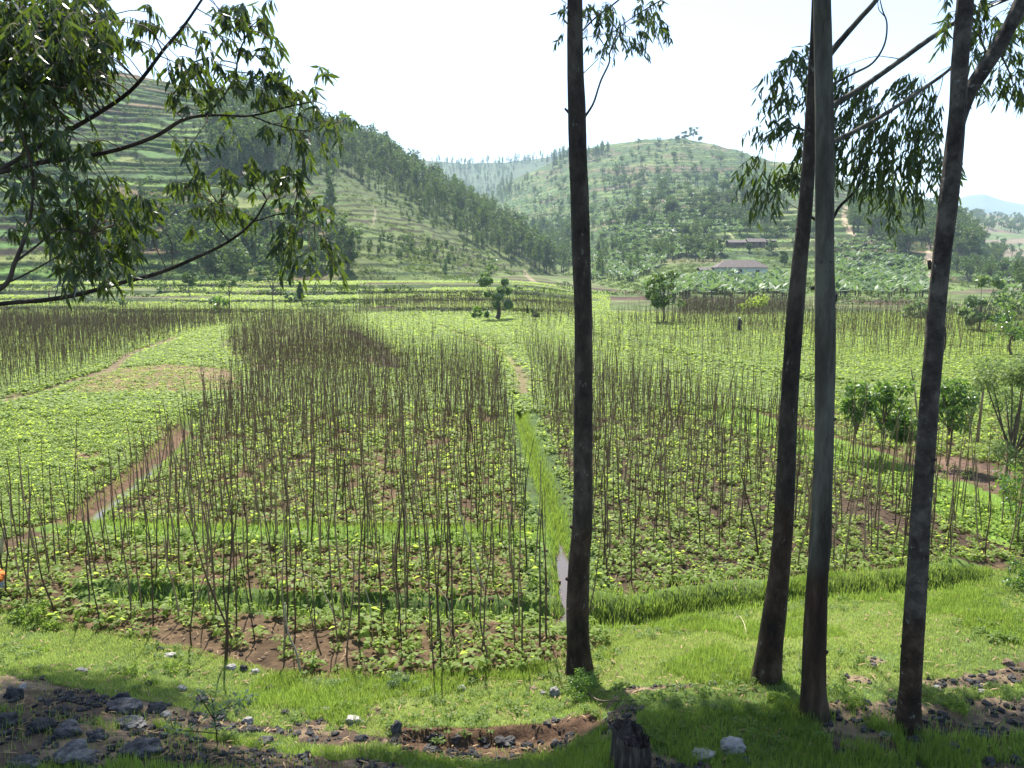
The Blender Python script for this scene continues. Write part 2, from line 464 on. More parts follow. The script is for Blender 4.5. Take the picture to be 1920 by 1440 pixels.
def land_mat(name, s1, s2, bumpd, amt=.5, bstr=.6):
    """land-use colour from the mesh, broken up by procedural noise at two scales"""
    m, nt, nd, lk = newmat(name)
    at_ = N_(nd, 'ShaderNodeAttribute', attribute_name='land')
    tc = N_(nd, 'ShaderNodeTexCoord')
    n1 = N_(nd, 'ShaderNodeTexNoise'); n1.inputs['Scale'].default_value = s1; n1.inputs['Detail'].default_value = 6; n1.inputs['Roughness'].default_value = .7
    n2 = N_(nd, 'ShaderNodeTexNoise'); n2.inputs['Scale'].default_value = s2; n2.inputs['Detail'].default_value = 4
    lk.new(tc.outputs['Object'], n1.inputs['Vector']); lk.new(tc.outputs['Object'], n2.inputs['Vector'])
    r1 = ramp(nd, [(.3, (1 - amt,) * 3), (.7, (1 + amt,) * 3)]); lk.new(n1.outputs[0], r1.inputs[0])
    r2 = ramp(nd, [(.3, (.8, .76, .74)), (.7, (1.18, 1.2, 1.1))]); lk.new(n2.outputs[0], r2.inputs[0])
    m1 = N_(nd, 'ShaderNodeMixRGB', blend_type='MULTIPLY'); m1.inputs[0].default_value = 1
    m2 = N_(nd, 'ShaderNodeMixRGB', blend_type='MULTIPLY'); m2.inputs[0].default_value = 1
    lk.new(at_.outputs['Color'], m1.inputs[1]); lk.new(r1.outputs[0], m1.inputs[2])
    lk.new(m1.outputs[0], m2.inputs[1]); lk.new(r2.outputs[0], m2.inputs[2])
    b = N_(nd, 'ShaderNodeBsdfPrincipled'); b.inputs['Roughness'].default_value = .95; b.inputs['Specular IOR Level'].default_value = .15
    lk.new(m2.outputs[0], b.inputs['Base Color'])
    bp = N_(nd, 'ShaderNodeBump'); bp.inputs['Strength'].default_value = bstr; bp.inputs['Distance'].default_value = bumpd
    lk.new(n1.outputs[0], bp.inputs['Height']); lk.new(bp.outputs[0], b.inputs['Normal'])
    o = N_(nd, 'ShaderNodeOutputMaterial'); lk.new(b.outputs[0], o.inputs['Surface'])
    return m

def trunk_mat(name, low, high, zt, zw, patch, pth, str_=(1, 1, 1), ns=2.5):
    """rough old bark low on the stem giving way to shed smooth bark above, with lichen spots"""
    m, nt, nd, lk = newmat(name)
    tc = N_(nd, 'ShaderNodeTexCoord'); mp = N_(nd, 'ShaderNodeMapping'); mp.inputs['Scale'].default_value = str_; lk.new(tc.outputs['Object'], mp.inputs[0])
    def tex(sc_, det, ro=.65):
        n = N_(nd, 'ShaderNodeTexNoise'); n.inputs['Scale'].default_value = sc_; n.inputs['Detail'].default_value = det; n.inputs['Roughness'].default_value = ro; lk.new(mp.outputs[0], n.inputs['Vector']); return n
    n1 = tex(ns, 9, .72); r1 = ramp(nd, low); r2 = ramp(nd, high); lk.new(n1.outputs[0], r1.inputs[0]); lk.new(n1.outputs[0], r2.inputs[0])
    sx_ = N_(nd, 'ShaderNodeSeparateXYZ'); lk.new(tc.outputs['Object'], sx_.inputs[0])
    n2 = tex(1.1, 4); ma = N_(nd, 'ShaderNodeMath', operation='MULTIPLY_ADD'); ma.inputs[1].default_value = zw; lk.new(n2.outputs[0], ma.inputs[0]); lk.new(sx_.outputs[2], ma.inputs[2])
    mr = N_(nd, 'ShaderNodeMapRange'); mr.inputs['From Min'].default_value = zt + zw * .5 - .12; mr.inputs['From Max'].default_value = zt + zw * .5 + .12; lk.new(ma.outputs[0], mr.inputs[0])
    mx = N_(nd, 'ShaderNodeMixRGB'); lk.new(mr.outputs[0], mx.inputs[0]); lk.new(r1.outputs[0], mx.inputs[1]); lk.new(r2.outputs[0], mx.inputs[2])
    n3 = tex(9, 5, .7); r3 = ramp(nd, [(pth, (0, 0, 0)), (pth + .05, (1, 1, 1))]); lk.new(n3.outputs[0], r3.inputs[0])
    m2 = N_(nd, 'ShaderNodeMixRGB'); m2.inputs[2].default_value = (*patch, 1); lk.new(r3.outputs[0], m2.inputs[0]); lk.new(mx.outputs[0], m2.inputs[1])
    b = N_(nd, 'ShaderNodeBsdfPrincipled'); b.inputs['Roughness'].default_value = .85; b.inputs['Specular IOR Level'].default_value = .25; lk.new(m2.outputs[0], b.inputs['Base Color'])
    n4 = tex(22, 8, .7); bp = N_(nd, 'ShaderNodeBump'); bp.inputs['Strength'].default_value = .9; bp.inputs['Distance'].default_value = .02; lk.new(n4.outputs[0], bp.inputs['Height'])
    bp2 = N_(nd, 'ShaderNodeBump'); bp2.inputs['Strength'].default_value = .7; bp2.inputs['Distance'].default_value = .05; lk.new(n1.outputs[0], bp2.inputs['Height']); lk.new(bp.outputs[0], bp2.inputs['Normal']); lk.new(bp2.outputs[0], b.inputs['Normal'])
    o = N_(nd, 'ShaderNodeOutputMaterial'); lk.new(b.outputs[0], o.inputs['Surface'])
    return m
_LOW = [(.36, (.012, .007, .004)), (.50, (.044, .025, .014)), (.62, (.090, .060, .038))]

def plain(name, col, rough=.8, spec=.3):
    return noise_mat(name, [(.3, tuple(c * .8 for c in col)), (.7, tuple(min(1, c * 1.15) for c in col))], 6, 4, rough, .2, .01, spec=spec)

MAT = dict(
    ground=land_mat('ground_soil_and_turf', 7.0, .5, .05, .45, .8),
    hills=land_mat('hillside_land', .55, .06, .5, .45, .5),
    mountains=land_mat('mountain_land', .03, .005, 5, .2, .3),
    grass=leaf_mat('grass_blades', (.050, .090, .014), (.13, .20, .030), (.33, .47, .07), .55, .5, .3),
    turf=leaf_mat('short_turf', (.085, .13, .024), (.20, .25, .055), (.42, .54, .12), .55, .5, .3),
    bean=leaf_mat('bean_leaves', (.09, .145, .026), (.19, .26, .055), (.47, .61, .09), .52, .55, .22),
    euc=leaf_mat('hanging_leaves', (.009, .020, .007), (.028, .050, .014), (.15, .23, .018), .36, .34, .45),
    far=leaf_mat('far_leaves', (.014, .032, .012), (.060, .110, .026), (.14, .22, .03), .35, .6, .3),
    pale=leaf_mat('pale_leaves', (.06, .10, .045), (.15, .22, .10), (.25, .36, .10), .4, .5, .4),
    feather=leaf_mat('feathery_leaves', (.07, .11, .04), (.17, .23, .09), (.30, .40, .10), .45, .5, .4),
    shrub=leaf_mat('shrub_leaves', (.022, .060, .015), (.075, .15, .030), (.22, .38, .04), .42, .35, .6),
    banana=leaf_mat('banana_leaves', (.035, .075, .030), (.085, .15, .055), (.17, .27, .07), .40, .5, .3),
    barkdark=trunk_mat('bark_dark_brown', _LOW, [(.36, (.016, .012, .008)), (.50, (.046, .035, .024)), (.62, (.090, .074, .054))], 2.3, 1.4, (.15, .15, .12), .63, (1.4, 1.4, .7)),
    barkgrey=trunk_mat('bark_smooth_grey', _LOW, [(.38, (.030, .025, .017)), (.50, (.074, .068, .048)), (.60, (.125, .120, .088))], 1.75, .5, (.035, .028, .022), .70, (1.8, 1.8, .35), 1.8),
    barkmot=trunk_mat('bark_mottled', _LOW, [(.38, (.020, .015, .011)), (.50, (.056, .046, .034)), (.62, (.115, .100, .078))], 1.2, 1.2, (.18, .18, .15), .62, (1.1, 1.1, 1.0), 3.2),
    twig=noise_mat('twig_bark', [(.3, (.045, .030, .020)), (.7, (.15, .11, .075))], 5, 4, .85, .2, .01),
    stake=noise_mat('stake_wood', [(.25, (.065, .038, .020)), (.5, (.17, .11, .055)), (.75, (.34, .25, .14))], 1.4, 4, .85, .2, .01, rnd=.5),
    stone=noise_mat('lava_stone', [(.30, (.018, .016, .015)), (.5, (.070, .066, .063)), (.72, (.20, .19, .175))], 9, 9, .9, 1.0, .04, rnd=.2),
    stonepale=noise_mat('pale_stone', [(.25, (.13, .12, .10)), (.5, (.30, .28, .25)), (.75, (.46, .44, .40))], 6, 7, .9, .6, .02, rnd=.2),
    stonebrown=noise_mat('brown_stone', [(.25, (.08, .05, .03)), (.5, (.20, .14, .09)), (.75, (.34, .27, .2))], 6, 7, .9, .6, .02),
    stump=noise_mat('rotten_stump', [(.3, (.012, .009, .008)), (.55, (.05, .038, .03)), (.75, (.15, .125, .10))], 7, 8, .95, .9, .03, (3, 3, .6)),
    straw=plain('dry_straw', (.42, .36, .22)),
    roof=noise_mat('clay_roof', [(.3, (.07, .055, .05)), (.7, (.14, .11, .10))], 1.5, 5, .85, .4, .05),
    mud=noise_mat('mud_wall', [(.3, (.09, .06, .045)), (.7, (.15, .105, .08))], 1.2, 5, .9, .3, .03),
    white=noise_mat('lime_wall', [(.3, (.45, .46, .44)), (.7, (.68, .69, .66))], 1.2, 5, .8, .1, .02),
    darkwood=plain('dark_wood', (.04, .03, .025)),
    skin=plain('dark_skin', (.07, .04, .028), .5),
    cloth_dark=plain('dark_cloth', (.03, .025, .04)),
    cloth_white=plain('white_cloth', (.7, .7, .68)),
    cloth_orange=plain('orange_cloth', (.62, .18, .03)),
    cloth_pink=plain('faded_pink_cloth', (.40, .22, .30)),
    cloth_blue=plain('grey_blue_cloth', (.28, .32, .38)),
)
wm, _, nd, lk = newmat('ditch_water')
b = N_(nd, 'ShaderNodeBsdfPrincipled'); b.inputs['Base Color'].default_value = (.10, .075, .05, 1); b.inputs['Roughness'].default_value = .08
nz = N_(nd, 'ShaderNodeTexNoise'); nz.inputs['Scale'].default_value = 9
bp = N_(nd, 'ShaderNodeBump'); bp.inputs['Strength'].default_value = .15; bp.inputs['Distance'].default_value = .01
lk.new(nz.outputs[0], bp.inputs['Height']); lk.new(bp.outputs[0], b.inputs['Normal'])
o = N_(nd, 'ShaderNodeOutputMaterial'); lk.new(b.outputs[0], o.inputs[0])
MAT['water'] = wm

# ------------------------------------------------------------------ land use
P1 = flat([(0, 1150), (140, 1178), (430, 1243), (560, 1268), (860, 1276), (1050, 1246), (1150, 1205), (1080, 1150), (1040, 1010), (1010, 900), (975, 800), (955, 700), (900, 680), (760, 672), (700, 650), (640, 608), (500, 600), (430, 660), (480, 715), (400, 765), (330, 860), (200, 960), (0, 1040), (-400, 1080), (-400, 1130)])
P2 = flat([(1105, 1130), (1300, 1108), (1500, 1082), (1700, 1072), (1920, 1055), (2300, 1050), (2300, 1120), (1960, 1010), (1780, 925), (1600, 858), (1440, 806), (1240, 735), (1100, 690), (960, 650), (985, 740), (1010, 830), (1050, 930)])
P3 = flat([(-400, 752), (0, 752), (110, 742), (470, 737), (390, 790), (320, 830), (160, 950), (0, 1015), (-400, 1050)])
P3B = flat([(105, 742), (200, 692), (300, 683), (430, 692), (470, 737)])
P4 = flat([(-500, 745), (0, 742), (90, 728), (200, 682), (330, 630), (420, 612), (485, 606), (440, 588), (300, 578), (-500, 575)])
P5 = flat([(405, 650), (490, 700), (760, 690), (720, 660), (660, 618), (600, 596), (500, 600)])
P6 = flat([(660, 606), (720, 655), (760, 690), (960, 700), (965, 660), (880, 630), (800, 600)])
P7 = flat([(1100, 640), (1110, 612), (1300, 582), (1920, 590), (2200, 600), (2200, 690), (1560, 680), (1340, 668)])
P8 = flat([(1270, 592), (1290, 566), (1510, 566), (1500, 592)])
P9 = flat([(660, 590), (700, 572), (870, 566), (1100, 575), (1090, 595), (900, 592)])
P10 = flat([(1240, 720), (1500, 760), (1700, 820), (1920, 880), (2300, 900), (2300, 990), (1920, 965), (1700, 880), (1440, 790)])
DIRT = [flat(p, .45) for p in (
    [(-200, 1290), (120, 1288), (200, 1312), (300, 1318), (460, 1330), (700, 1348), (760, 1372), (560, 1374), (430, 1368), (300, 1390), (140, 1400), (-200, 1392)],
    [(660, 1352), (900, 1346), (1150, 1354), (1210, 1364), (1180, 1380), (1000, 1392), (760, 1386)],
    [(-200, 1402), (240, 1400), (520, 1415), (760, 1432), (760, 1500), (-200, 1500)],
    [(1480, 1385), (1640, 1375), (1780, 1384), (1920, 1366), (2100, 1360), (2100, 1460), (1800, 1440), (1560, 1410)],
    [(1690, 1328), (1860, 1312), (1960, 1290), (1960, 1322), (1800, 1345)])]

def dirt_mask(X, Y):
    d = np.zeros(X.shape, bool)
    n = .22 * (fbm(X * 3, Y * 3, 91) - .5) * 2
    for P in DIRT: d |= inpoly(X + n, Y + n, P)
    d |= (fbm(X * 1.6, Y * 1.6, 95) > .70) & (Y < 10)
    return d

BROWN_A = (.13, .075, .055)
def land_near(X, Y, Z, I):
    n = X.size
    C = np.empty((n, 3)); C[:] = (.075, .115, .035)
    ey = I['ey']
    g = fbm(X * .35, Y * .35, 101)[:, None]
    C = C * (.75 + .5 * g)
    dry = sm(fbm(X * .6, Y * .6, 102), .5, .7)[:, None] * (Y < 20)[:, None]
    C = C * (1 - dry * .5) + np.array((.20, .20, .07)) * dry * .5
    field = Y > ey
    soil = np.array((.088, .058, .034)); soil2 = np.array((.056, .038, .025))
    crop = np.array((.145, .20, .042))
    gm = sm(Y, 24, 60)[:, None]
    f = fbm(X * 3, Y * 3, 103)[:, None]
    fc = soil * (1 - gm * .72) + crop * gm * .72
    fc = fc * (.75 + .5 * f)
    C = np.where(field[:, None], fc, C)
    def setp(P, col, k=1.):
        m = inpoly(X, Y, P)
        C[m] = C[m] * (1 - k) + np.array(col) * k * (.75 + .5 * f[m])
    m = inpoly(X, Y, P2); C[m] = (soil2 * (1 - gm[m] * .5) + crop * gm[m] * .5) * (.7 + .6 * f[m])
    setp(P3, (.15, .185, .05), .6)
    setp(P3B, (.17, .115, .07))
    setp(P6, (.22, .28, .065))
    setp(P4, (.14, .17, .05), .7); setp(P5, (.115, .085, .055), .8); setp(P8, (.12, .095, .065), .8); setp(P9, (.10, .09, .055), .7)
    # soil beds patches across the valley
    far = (Y > 50)
    cx = np.floor((X + Y * .25) / 16 + .3 * vn(Y / 9, X * 0, 4)); cy = np.floor((Y + X * .08) / 11)
    hh = _h(cx, cy, 17)
    pal = np.array([(.16, .22, .05), (.12, .175, .04), (.19, .235, .065), (.13, .115, .055), (.15, .21, .045), (.095, .14, .032), (.15, .17, .05)])
    pc = pal[(hh * 6.99).astype(int)]
    k = (sm(Y, 55, 80) * .55)[:, None] * (~inpoly(X, Y, P6))[:, None]
    C = C * (1 - k) + pc * k
    # crop rows
    C *= (1 - .22 * sm(Y, 60, 100) * (np.sin(Y * 4.2 + X * .5) > .2))[:, None]
    for P, w, col in ((D_MID, .8, (.055, .085, .028)), (D_FRONT, .55, (.07, .11, .03)), (R_CROSS, .6, (.10, .17, .03)), (R_STRIP, 1.3, (.12, .20, .035)), (D_RIGHT, .8, (.08, .12, .03)), (D_LEFT, .6, (.09, .12, .035))):  # middle ditch gets a darker green, its shade put into the colour
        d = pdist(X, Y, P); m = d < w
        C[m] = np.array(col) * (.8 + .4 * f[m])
    for P, w, col in ((R_PATH, .35, (.15, .12, .07)), (R_DARK, .9, (.07, .055, .04)), (R_LSOIL, .45, (.16, .11, .08)), (R_BANK2, 1.4, (.09, .12, .04))):
        d = pdist(X, Y, P); m = d < w
        C[m] = C[m] * .25 + .75 * np.array(col)
    edge = flat([(345, 800), (270, 855), (190, 915), (130, 960)])
    m = pdist(X + .9, Y, edge) < 1.2; C[m] = np.array((.115, .070, .046)) * (.7 + .6 * f[m])
    m = inpoly(X, Y, P10) & (inpoly(X, Y, flat([(1570, 835), (1700, 842), (1900, 870), (1960, 930), (1860, 925), (1700, 890), (1600, 868)])) & (fbm(X * .8, Y * .8, 44) > .45)); C[m] = np.array((.12, .075, .055)) * (.7 + .6 * f[m])
    dm = dirt_mask(X, Y) & (Y < 14)
    dcol = np.where((fbm(X * .9, Y * .9, 120) > .5)[:, None], np.array((.17, .125, .085)), np.array((.085, .060, .043)))
    C[dm] = dcol[dm] * (.7 + .6 * f[dm])
    un = 960 + X / np.maximum(Y, .5) * F * CT
    m = (un > 735) & (un < 1140) & (Y > 8.85) & (Y < 9.45); C[m] = np.array((.090, .054, .034)) * (.8 + .4 * f[m])
    m = Y < 7.2; C[m] = np.array((.075, .06, .05)) * (.7 + .6 * f[m])
    return C

def land_far(X, Y, Z, I):
    n = X.size; L = I['L']
    U, V, _ = proj(X, Y, Z)
    C = np.empty((n, 3)); C[:] = (.12, .17, .05)
    f = fbm(X / 6, Y / 6, 130)[:, None]; g = fbm(X / 40, Y / 40, 131)
    # stepped fields
    cx = np.floor((X + 7 * vn(Y / 20, X * 0, 3)) / 15); cy = np.floor(I['Ys'] / 16.5)
    pal = np.array([(.125, .165, .05), (.10, .14, .042), (.13, .11, .065), (.15, .175, .065), (.10, .15, .04), (.095, .058, .042), (.12, .14, .055)])
    C[:] = pal[(_h(cx, cy, 18) * 6.99).astype(int)]
    edge = np.zeros(n, bool)
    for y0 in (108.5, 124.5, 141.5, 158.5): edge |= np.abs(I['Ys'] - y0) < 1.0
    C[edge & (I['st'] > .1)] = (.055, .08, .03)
    C *= (1 - .2 * (np.sin(Y * 3.1 + X * .3) > .1))[:, None]
    # hill A
    m = L == 1
    pal = np.array([(.085, .15, .035), (.13, .18, .045), (.06, .11, .03), (.16, .17, .06), (.07, .12, .04), (.15, .095, .062), (.10, .165, .038), (.042, .08, .026), (.07, .13, .035)])
    cc = np.floor(X / 19 + 2.3 * _h(I['kA'], I['cA'], 5))
    pc = pal[(_h(cc, I['kA'], 19) * 8.99).astype(int)]
    wild = np.array((.095, .115, .038)) * (.7 + .6 * f)
    wA = I['wA'][:, None]
    ca = pc * (1 - wA) + wild * wA
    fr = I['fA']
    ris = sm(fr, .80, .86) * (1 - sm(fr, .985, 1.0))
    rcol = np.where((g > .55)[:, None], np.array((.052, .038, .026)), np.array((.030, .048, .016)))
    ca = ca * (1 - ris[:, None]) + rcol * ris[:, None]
    xm = np.abs(X / 34 - np.round(X / 34)) * 34
    forest = I['w2'][:, None]
    ca = ca * (1 - forest * .6) + np.array((.06, .08, .035)) * forest * .6
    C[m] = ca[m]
    # hill B
    m = L == 2
    pal = np.array([(.09, .15, .04), (.14, .19, .06), (.065, .11, .035), (.18, .19, .08), (.16, .11, .08), (.07, .12, .035), (.12, .17, .05), (.085, .13, .045)])
    cc = np.floor(X / 24 + 2.3 * _h(I['kB'], I['cB'], 7))
    cb = pal[(_h(cc, np.floor(I['kB'] / 1.5), 23) * 7.99).astype(int)] * (.8 + .4 * f)
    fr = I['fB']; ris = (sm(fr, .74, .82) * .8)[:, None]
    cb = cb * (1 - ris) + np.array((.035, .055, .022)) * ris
    near = 1 - sm(I['tB'], .1, .2)[:, None]
    cb = cb * (1 - near) + np.array((.13, .17, .055)) * near * (.75 + .5 * f)
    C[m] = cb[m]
    m = L == 3; C[m] = (np.array((.075, .11, .05)) * (.6 + .8 * f) * (.7 + .6 * g[:, None]))[m]
    m = L == 4; C[m] = (np.array((.10, .14, .055)) * (.6 + .8 * f) * (.6 + .8 * g[:, None]))[m]
    m = (L == 4) & (_h(np.floor(X / 45), np.floor(Y / 60), 29) > .72); C[m] = (.17, .14, .10)
    m = L == 5; C[m] = (.07, .10, .08)
    C[L == 1] *= np.array((.86, .95, .78)); C[L == 2] *= np.array((.80, .86, .74))
    C[L == 3] *= .8; C[(L == 0) & (fbm(X / 5, Y / 2.5, 201) > .56)] *= .62
    # bare paths and scars
    def stroke(pts, w, col):
        P = ground_at([p[0] for p in pts], [p[1] for p in pts])[:, :2]
        if np.isnan(P).any(): return
        d = pdist(X, Y, [tuple(q) for q in P])
        k = (d < w * (.6 + .8 * vn(X * .8, Y * .8, 5)))
        C[k] = np.array(col)
    stroke([(1733, 538), (1737, 512), (1742, 488), (1748, 462)], 1.7, (.40, .30, .22))
    stroke([(1586, 392), (1583, 412), (1592, 432), (1600, 440)], 1.3, (.32, .25, .17))
    stroke([(683, 372), (705, 392), (702, 410), (698, 425)], .28, (.20, .18, .11))
    stroke([(330, 440), (420, 452), (560, 462)], 1.0, (.17, .10, .075))
    stroke([(985, 508), (1003, 530)], .7, (.2, .16, .11))
    stroke([(1330, 437), (1375, 446)], .8, (.26, .27, .12))
    stroke([(1130, 425), (1190, 400), (1235, 378)], 4., (.19, .13, .10))
    stroke([(1215, 452), (1290, 440)], 2.0, (.17, .16, .08))
    return C

# ------------------------------------------------------------------ build terrain
print('terrain')
rows = [-4.0]
while rows[-1] < 6600:
    y = rows[-1]
    if y < 6: s = .25
    elif y < 16: s = .05
    elif y < 140: s = max(.05, .0062 * y)
    elif y < 168: s = .8
    elif y < 440: s = .58
    elif y < 1150: s = .0042 * y
    else: s = .02 * y
    rows.append(y + s)
rows = np.array(rows)
ncol = 860
cols = np.linspace(-.86, .86, ncol)
def sheet(name, r, mat, colf, skip=1):
    c = cols[::skip] if skip > 1 else cols
    Yg, Pg = np.meshgrid(r, c, indexing='ij')
    X = (Pg * (np.maximum(Yg, 0) + 5)).ravel(); Y = Yg.ravel().copy()
    Z, I = terrain(X, Y, True)
    C = colf(X, Y, Z, I)
    nr, nc = len(r), len(c)
    i = np.arange(nr - 1)[:, None] * nc; j = np.arange(nc - 1)[None]
    Q = np.stack([i + j, i + j + 1, i + nc + j + 1, i + nc + j], -1).reshape(-1, 4)
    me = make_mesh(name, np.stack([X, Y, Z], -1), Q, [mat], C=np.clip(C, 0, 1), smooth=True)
    return tag(link(name, me), kind='structure')
k1 = np.searchsorted(rows, 106); k2 = np.searchsorted(rows, 2300)
g = sheet('ground', rows[:k1 + 1], MAT['ground'], land_near); g['label'] = 'level valley floor of soil beds, turf verge and muddy ditches, with shade painted into the middle one'
g = sheet('hills', rows[k1:k2 + 1], MAT['hills'], land_far); g['label'] = 'terraced green hillsides around the valley'
g = sheet('mountains', rows[k2:], MAT['mountains'], land_far, 2); g['label'] = 'pale blue mountains on the far horizon'

def water_strip(pts, w, z, label):
    P = smooth_path(np.array(flat(pts)), 24)
    T = np.gradient(P, axis=0); T /= np.linalg.norm(T, axis=1, keepdims=True); Nn = np.stack([-T[:, 1], T[:, 0]], 1)
    L = P + Nn * w; Rr = P - Nn * w
    n = len(P)
    V = np.vstack([np.c_[L, np.full(n, z)], np.c_[Rr, np.full(n, z)]])
    Q = [[i, n + i, n + i + 1, i + 1] for i in range(n - 1)]
    o = link('water', make_mesh('water', V, np.array(Q), [MAT['water']])); tag(o, label, kind='structure')
water_strip([(1071, 1175), (1062, 1110), (1056, 1040), (1050, 1005)], .5, -.23, 'bright water in the narrow ditch beside the tall middle trunk')
water_strip([(150, 975), (190, 935), (250, 890), (300, 850)], .5, -.345, 'brown water in the ditch along the left bean field')

def zone(u):
    return 'left' if u < 640 else ('middle' if u < 1280 else 'right')

# ------------------------------------------------------------------ bean plants and stakes
print('crops')
def bean_variant(nl, size, up=.16):
    g = Geo()
    ang = rng.uniform(0, 2 * PI, nl); r = rng.uniform(.02, .11, nl) * size / .14
    h = rng.uniform(.05, up, nl)
    base = np.stack([np.cos(ang) * r, np.sin(ang) * r, h], -1)
    d = np.stack([np.cos(ang + rng.normal(0, .5, nl)), np.sin(ang + rng.normal(0, .5, nl)), rng.uniform(-.35, .5, nl)], -1)
    up_ = np.tile([0, 0, 1.], (nl, 1)) + rng.normal(0, .3, (nl, 3))
    V, Q, k = leaf_batch(base, d, up_, size * rng.uniform(.6, 1.1, nl), size * rng.uniform(.5, .75, nl), .25, .12, 'broad')
    g.add(V, Q, np.repeat(rng.uniform(.2, 1, nl), k))
    return g
BV = [bean_variant(18, .125, .19) for _ in range(8)]
BVa = [x.arr() for x in BV]
BFa = [bean_variant(5, .30, .2).arr() for _ in range(5)]
def scatter_in(P, dens, ymin=0, ymax=1e9):
    P = np.array(P); x0, y0 = P.min(0); x1, y1 = P.max(0); y0 = max(y0, ymin); y1 = min(y1, ymax)
    if y1 <= y0: return np.zeros(0), np.zeros(0)
    sp = 1 / math.sqrt(dens)
    gx, gy = np.meshgrid(np.arange(x0, x1, sp * .8), np.arange(y0, y1, sp * 1.25))
    X = gx.ravel() + rng.normal(0, sp * .17, gx.size); Y = gy.ravel() + rng.normal(0, sp * .17, gx.size)
    k = inpoly(X, Y, P) & (np.abs(X) < .80 * Y + 1)
    return X[k], Y[k]
bx, by, bs = [], [], []
for P, dens, s0 in ((P1, 13, .92), (P2, 13.5, .86), (P3, 62, .64), (P3B, 9, .6), (flat([(1080, 640), (2300, 640), (2300, 1080), (1240, 760)]), 17, .85001)):
    X, Y = scatter_in(P, dens, 0, 34)
    for D, w in ((D_MID, .45), (D_LEFT, .5), (D_FRONT, .35), (R_CROSS, .3), (D_RIGHT, .3)):
        k = pdist(X, Y, D) > w; X, Y = X[k], Y[k]
    k = ~(inpoly(X, Y, flat([(1590, 838), (1700, 845), (1900, 872), (1960, 930), (1860, 922), (1700, 888), (1610, 866)])) & (rng.random(len(X)) < .75)); X, Y = X[k], Y[k]
    if s0 == .85001:
        k = ~inpoly(X, Y, P2) & ~inpoly(X, Y, P1) & ~((pdist(X, Y, R_STRIP) < 1.5)); X, Y = X[k], Y[k]
    k = fbm(X * .9, Y * .9, 140) + rng.normal(0, .09, len(X)) > np.where(Y < 12.8, .42, .27); X, Y = X[k], Y[k]
    thin = sm(Y, 16, 34) * .45
    k = rng.random(len(X)) > thin; X, Y = X[k], Y[k]
    bx.append(X); by.append(Y); bs.append(np.full(len(X), s0) * np.exp(rng.normal(0, .20, len(X))) * (1 + .3 * sm(Y, 16, 34)))
bx, by, bs = map(np.concatenate, (bx, by, bs))
bz = terrain(bx.copy(), by.copy()); bpos = np.stack([bx, by, bz - .01], -1)
U, Vv, D_ = proj(bx, by, bz)
inview = (U > 0) & (U < 1920) & (Vv > 0) & (Vv < 1440)
order = np.argsort(np.where(inview, D_ / bs, 1e9))
ind = order[:300]; rest = order[300:]
bm_mesh = [geo_mesh('bean_plant', x, [MAT['bean']]) for x in BV]
for q, i in enumerate(ind):
    o = link('bean_plant', bm_mesh[q % 8], None, bpos[i], rng.uniform(0, 6.28), bs[i])
    big = 'large' if bs[i] > 1.0 else ('small' if bs[i] < .75 else 'medium')
    tag(o, f'{big} leafy bean seedling on brown soil at the front of the {zone(U[i])} staked plot', 'bean plant', f'{big} bean plants at the front of the {zone(U[i])} plot')
V, Q, T, M = merged(BVa, bpos[rest], rng.uniform(0, 6.28, len(rest)), bs[rest])
tag(link('bean_crop', make_mesh('bean_crop', V, Q, [MAT['bean']], T)), 'bright green bean crop covering the valley beds', kind='stuff')
print('beans', len(bx))
# farther crop, leaf clumps only
Y = rng.uniform(0, 1, 144000); Y = 33 * (105 / 33.) ** Y; X = rng.uniform(-.80, .80, len(Y)) * Y
keep = rng.random(len(Y)) < .35 + .65 * (fbm(X * .25, Y * .25, 150) > .42)
keep &= ~(inpoly(X, Y, P5) & (rng.random(len(Y)) < .7)) & ~(inpoly(X, Y, P3B) & (rng.random(len(Y)) < .62)) & ~(inpoly(X, Y, P8) & (rng.random(len(Y)) < .7))
for D, w in ((R_PATH, .35), (R_DARK, .7), (R_LSOIL, .5)):
    keep &= pdist(X, Y, D) > w
X, Y = X[keep], Y[keep]
# line the plants up in rows
Y = np.round(Y / .55) * .55 + rng.normal(0, .08, len(Y))
Z = terrain(X.copy(), Y.copy())
V, Q, T, M = merged(BFa, np.stack([X, Y, Z], -1), rng.uniform(0, 6.28, len(X)), rng.uniform(.6, 1.0, len(X)) * (1 + .35 * sm(Y, 50, 100)) * np.where(inpoly(X, Y, P3B), .6, 1))
tag(link('distant_crop', make_mesh('distant_crop', V, Q, [MAT['bean']], T)), 'low green crop in rows across the middle of the valley', kind='stuff')

def stake_geo(h, r, sides, seg, bend, fork=False):
    g = Geo()
    z = np.linspace(0, h, seg + 1)
    ph = rng.uniform(0, 6.28, 2); a = rng.normal(0, bend, 2)
    x = a[0] * np.sin(z * 1.3 + ph[0]) + .5 * a[1] * np.sin(z * 3.7 + ph[1]); y = a[1] * np.sin(z * 1.5 + ph[1]) + .5 * a[0] * np.sin(z * 4.1)
    x -= x[0]; y -= y[0]
    P = np.stack([x, y, z - .1], -1)
    V, Q = tube(P, np.linspace(r, r * .45, seg + 1), sides, cap=False); g.add(V, Q, rng.uniform(.2, .8))
    if fork:
        k = seg - 2; e = P[k] + np.array([rng.normal(0, .09), rng.normal(0, .09), h * .22])
        V, Q = tube(np.linspace(P[k], e, 3), np.array([r * .55, r * .4, r * .25]), 4, cap=False); g.add(V, Q, .5)
    return g
SV = [stake_geo(rng.uniform(1.9, 2.5), rng.uniform(.010, .019), 6, 9, .032, k % 4 == 0) for k in range(14)]
SVa = [x.arr() for x in SV]
SFa = [stake_geo(rng.uniform(1.9, 2.5), .0125, 3, 3, .035).arr() for _ in range(8)]
sx, sy, sk = [], [], []
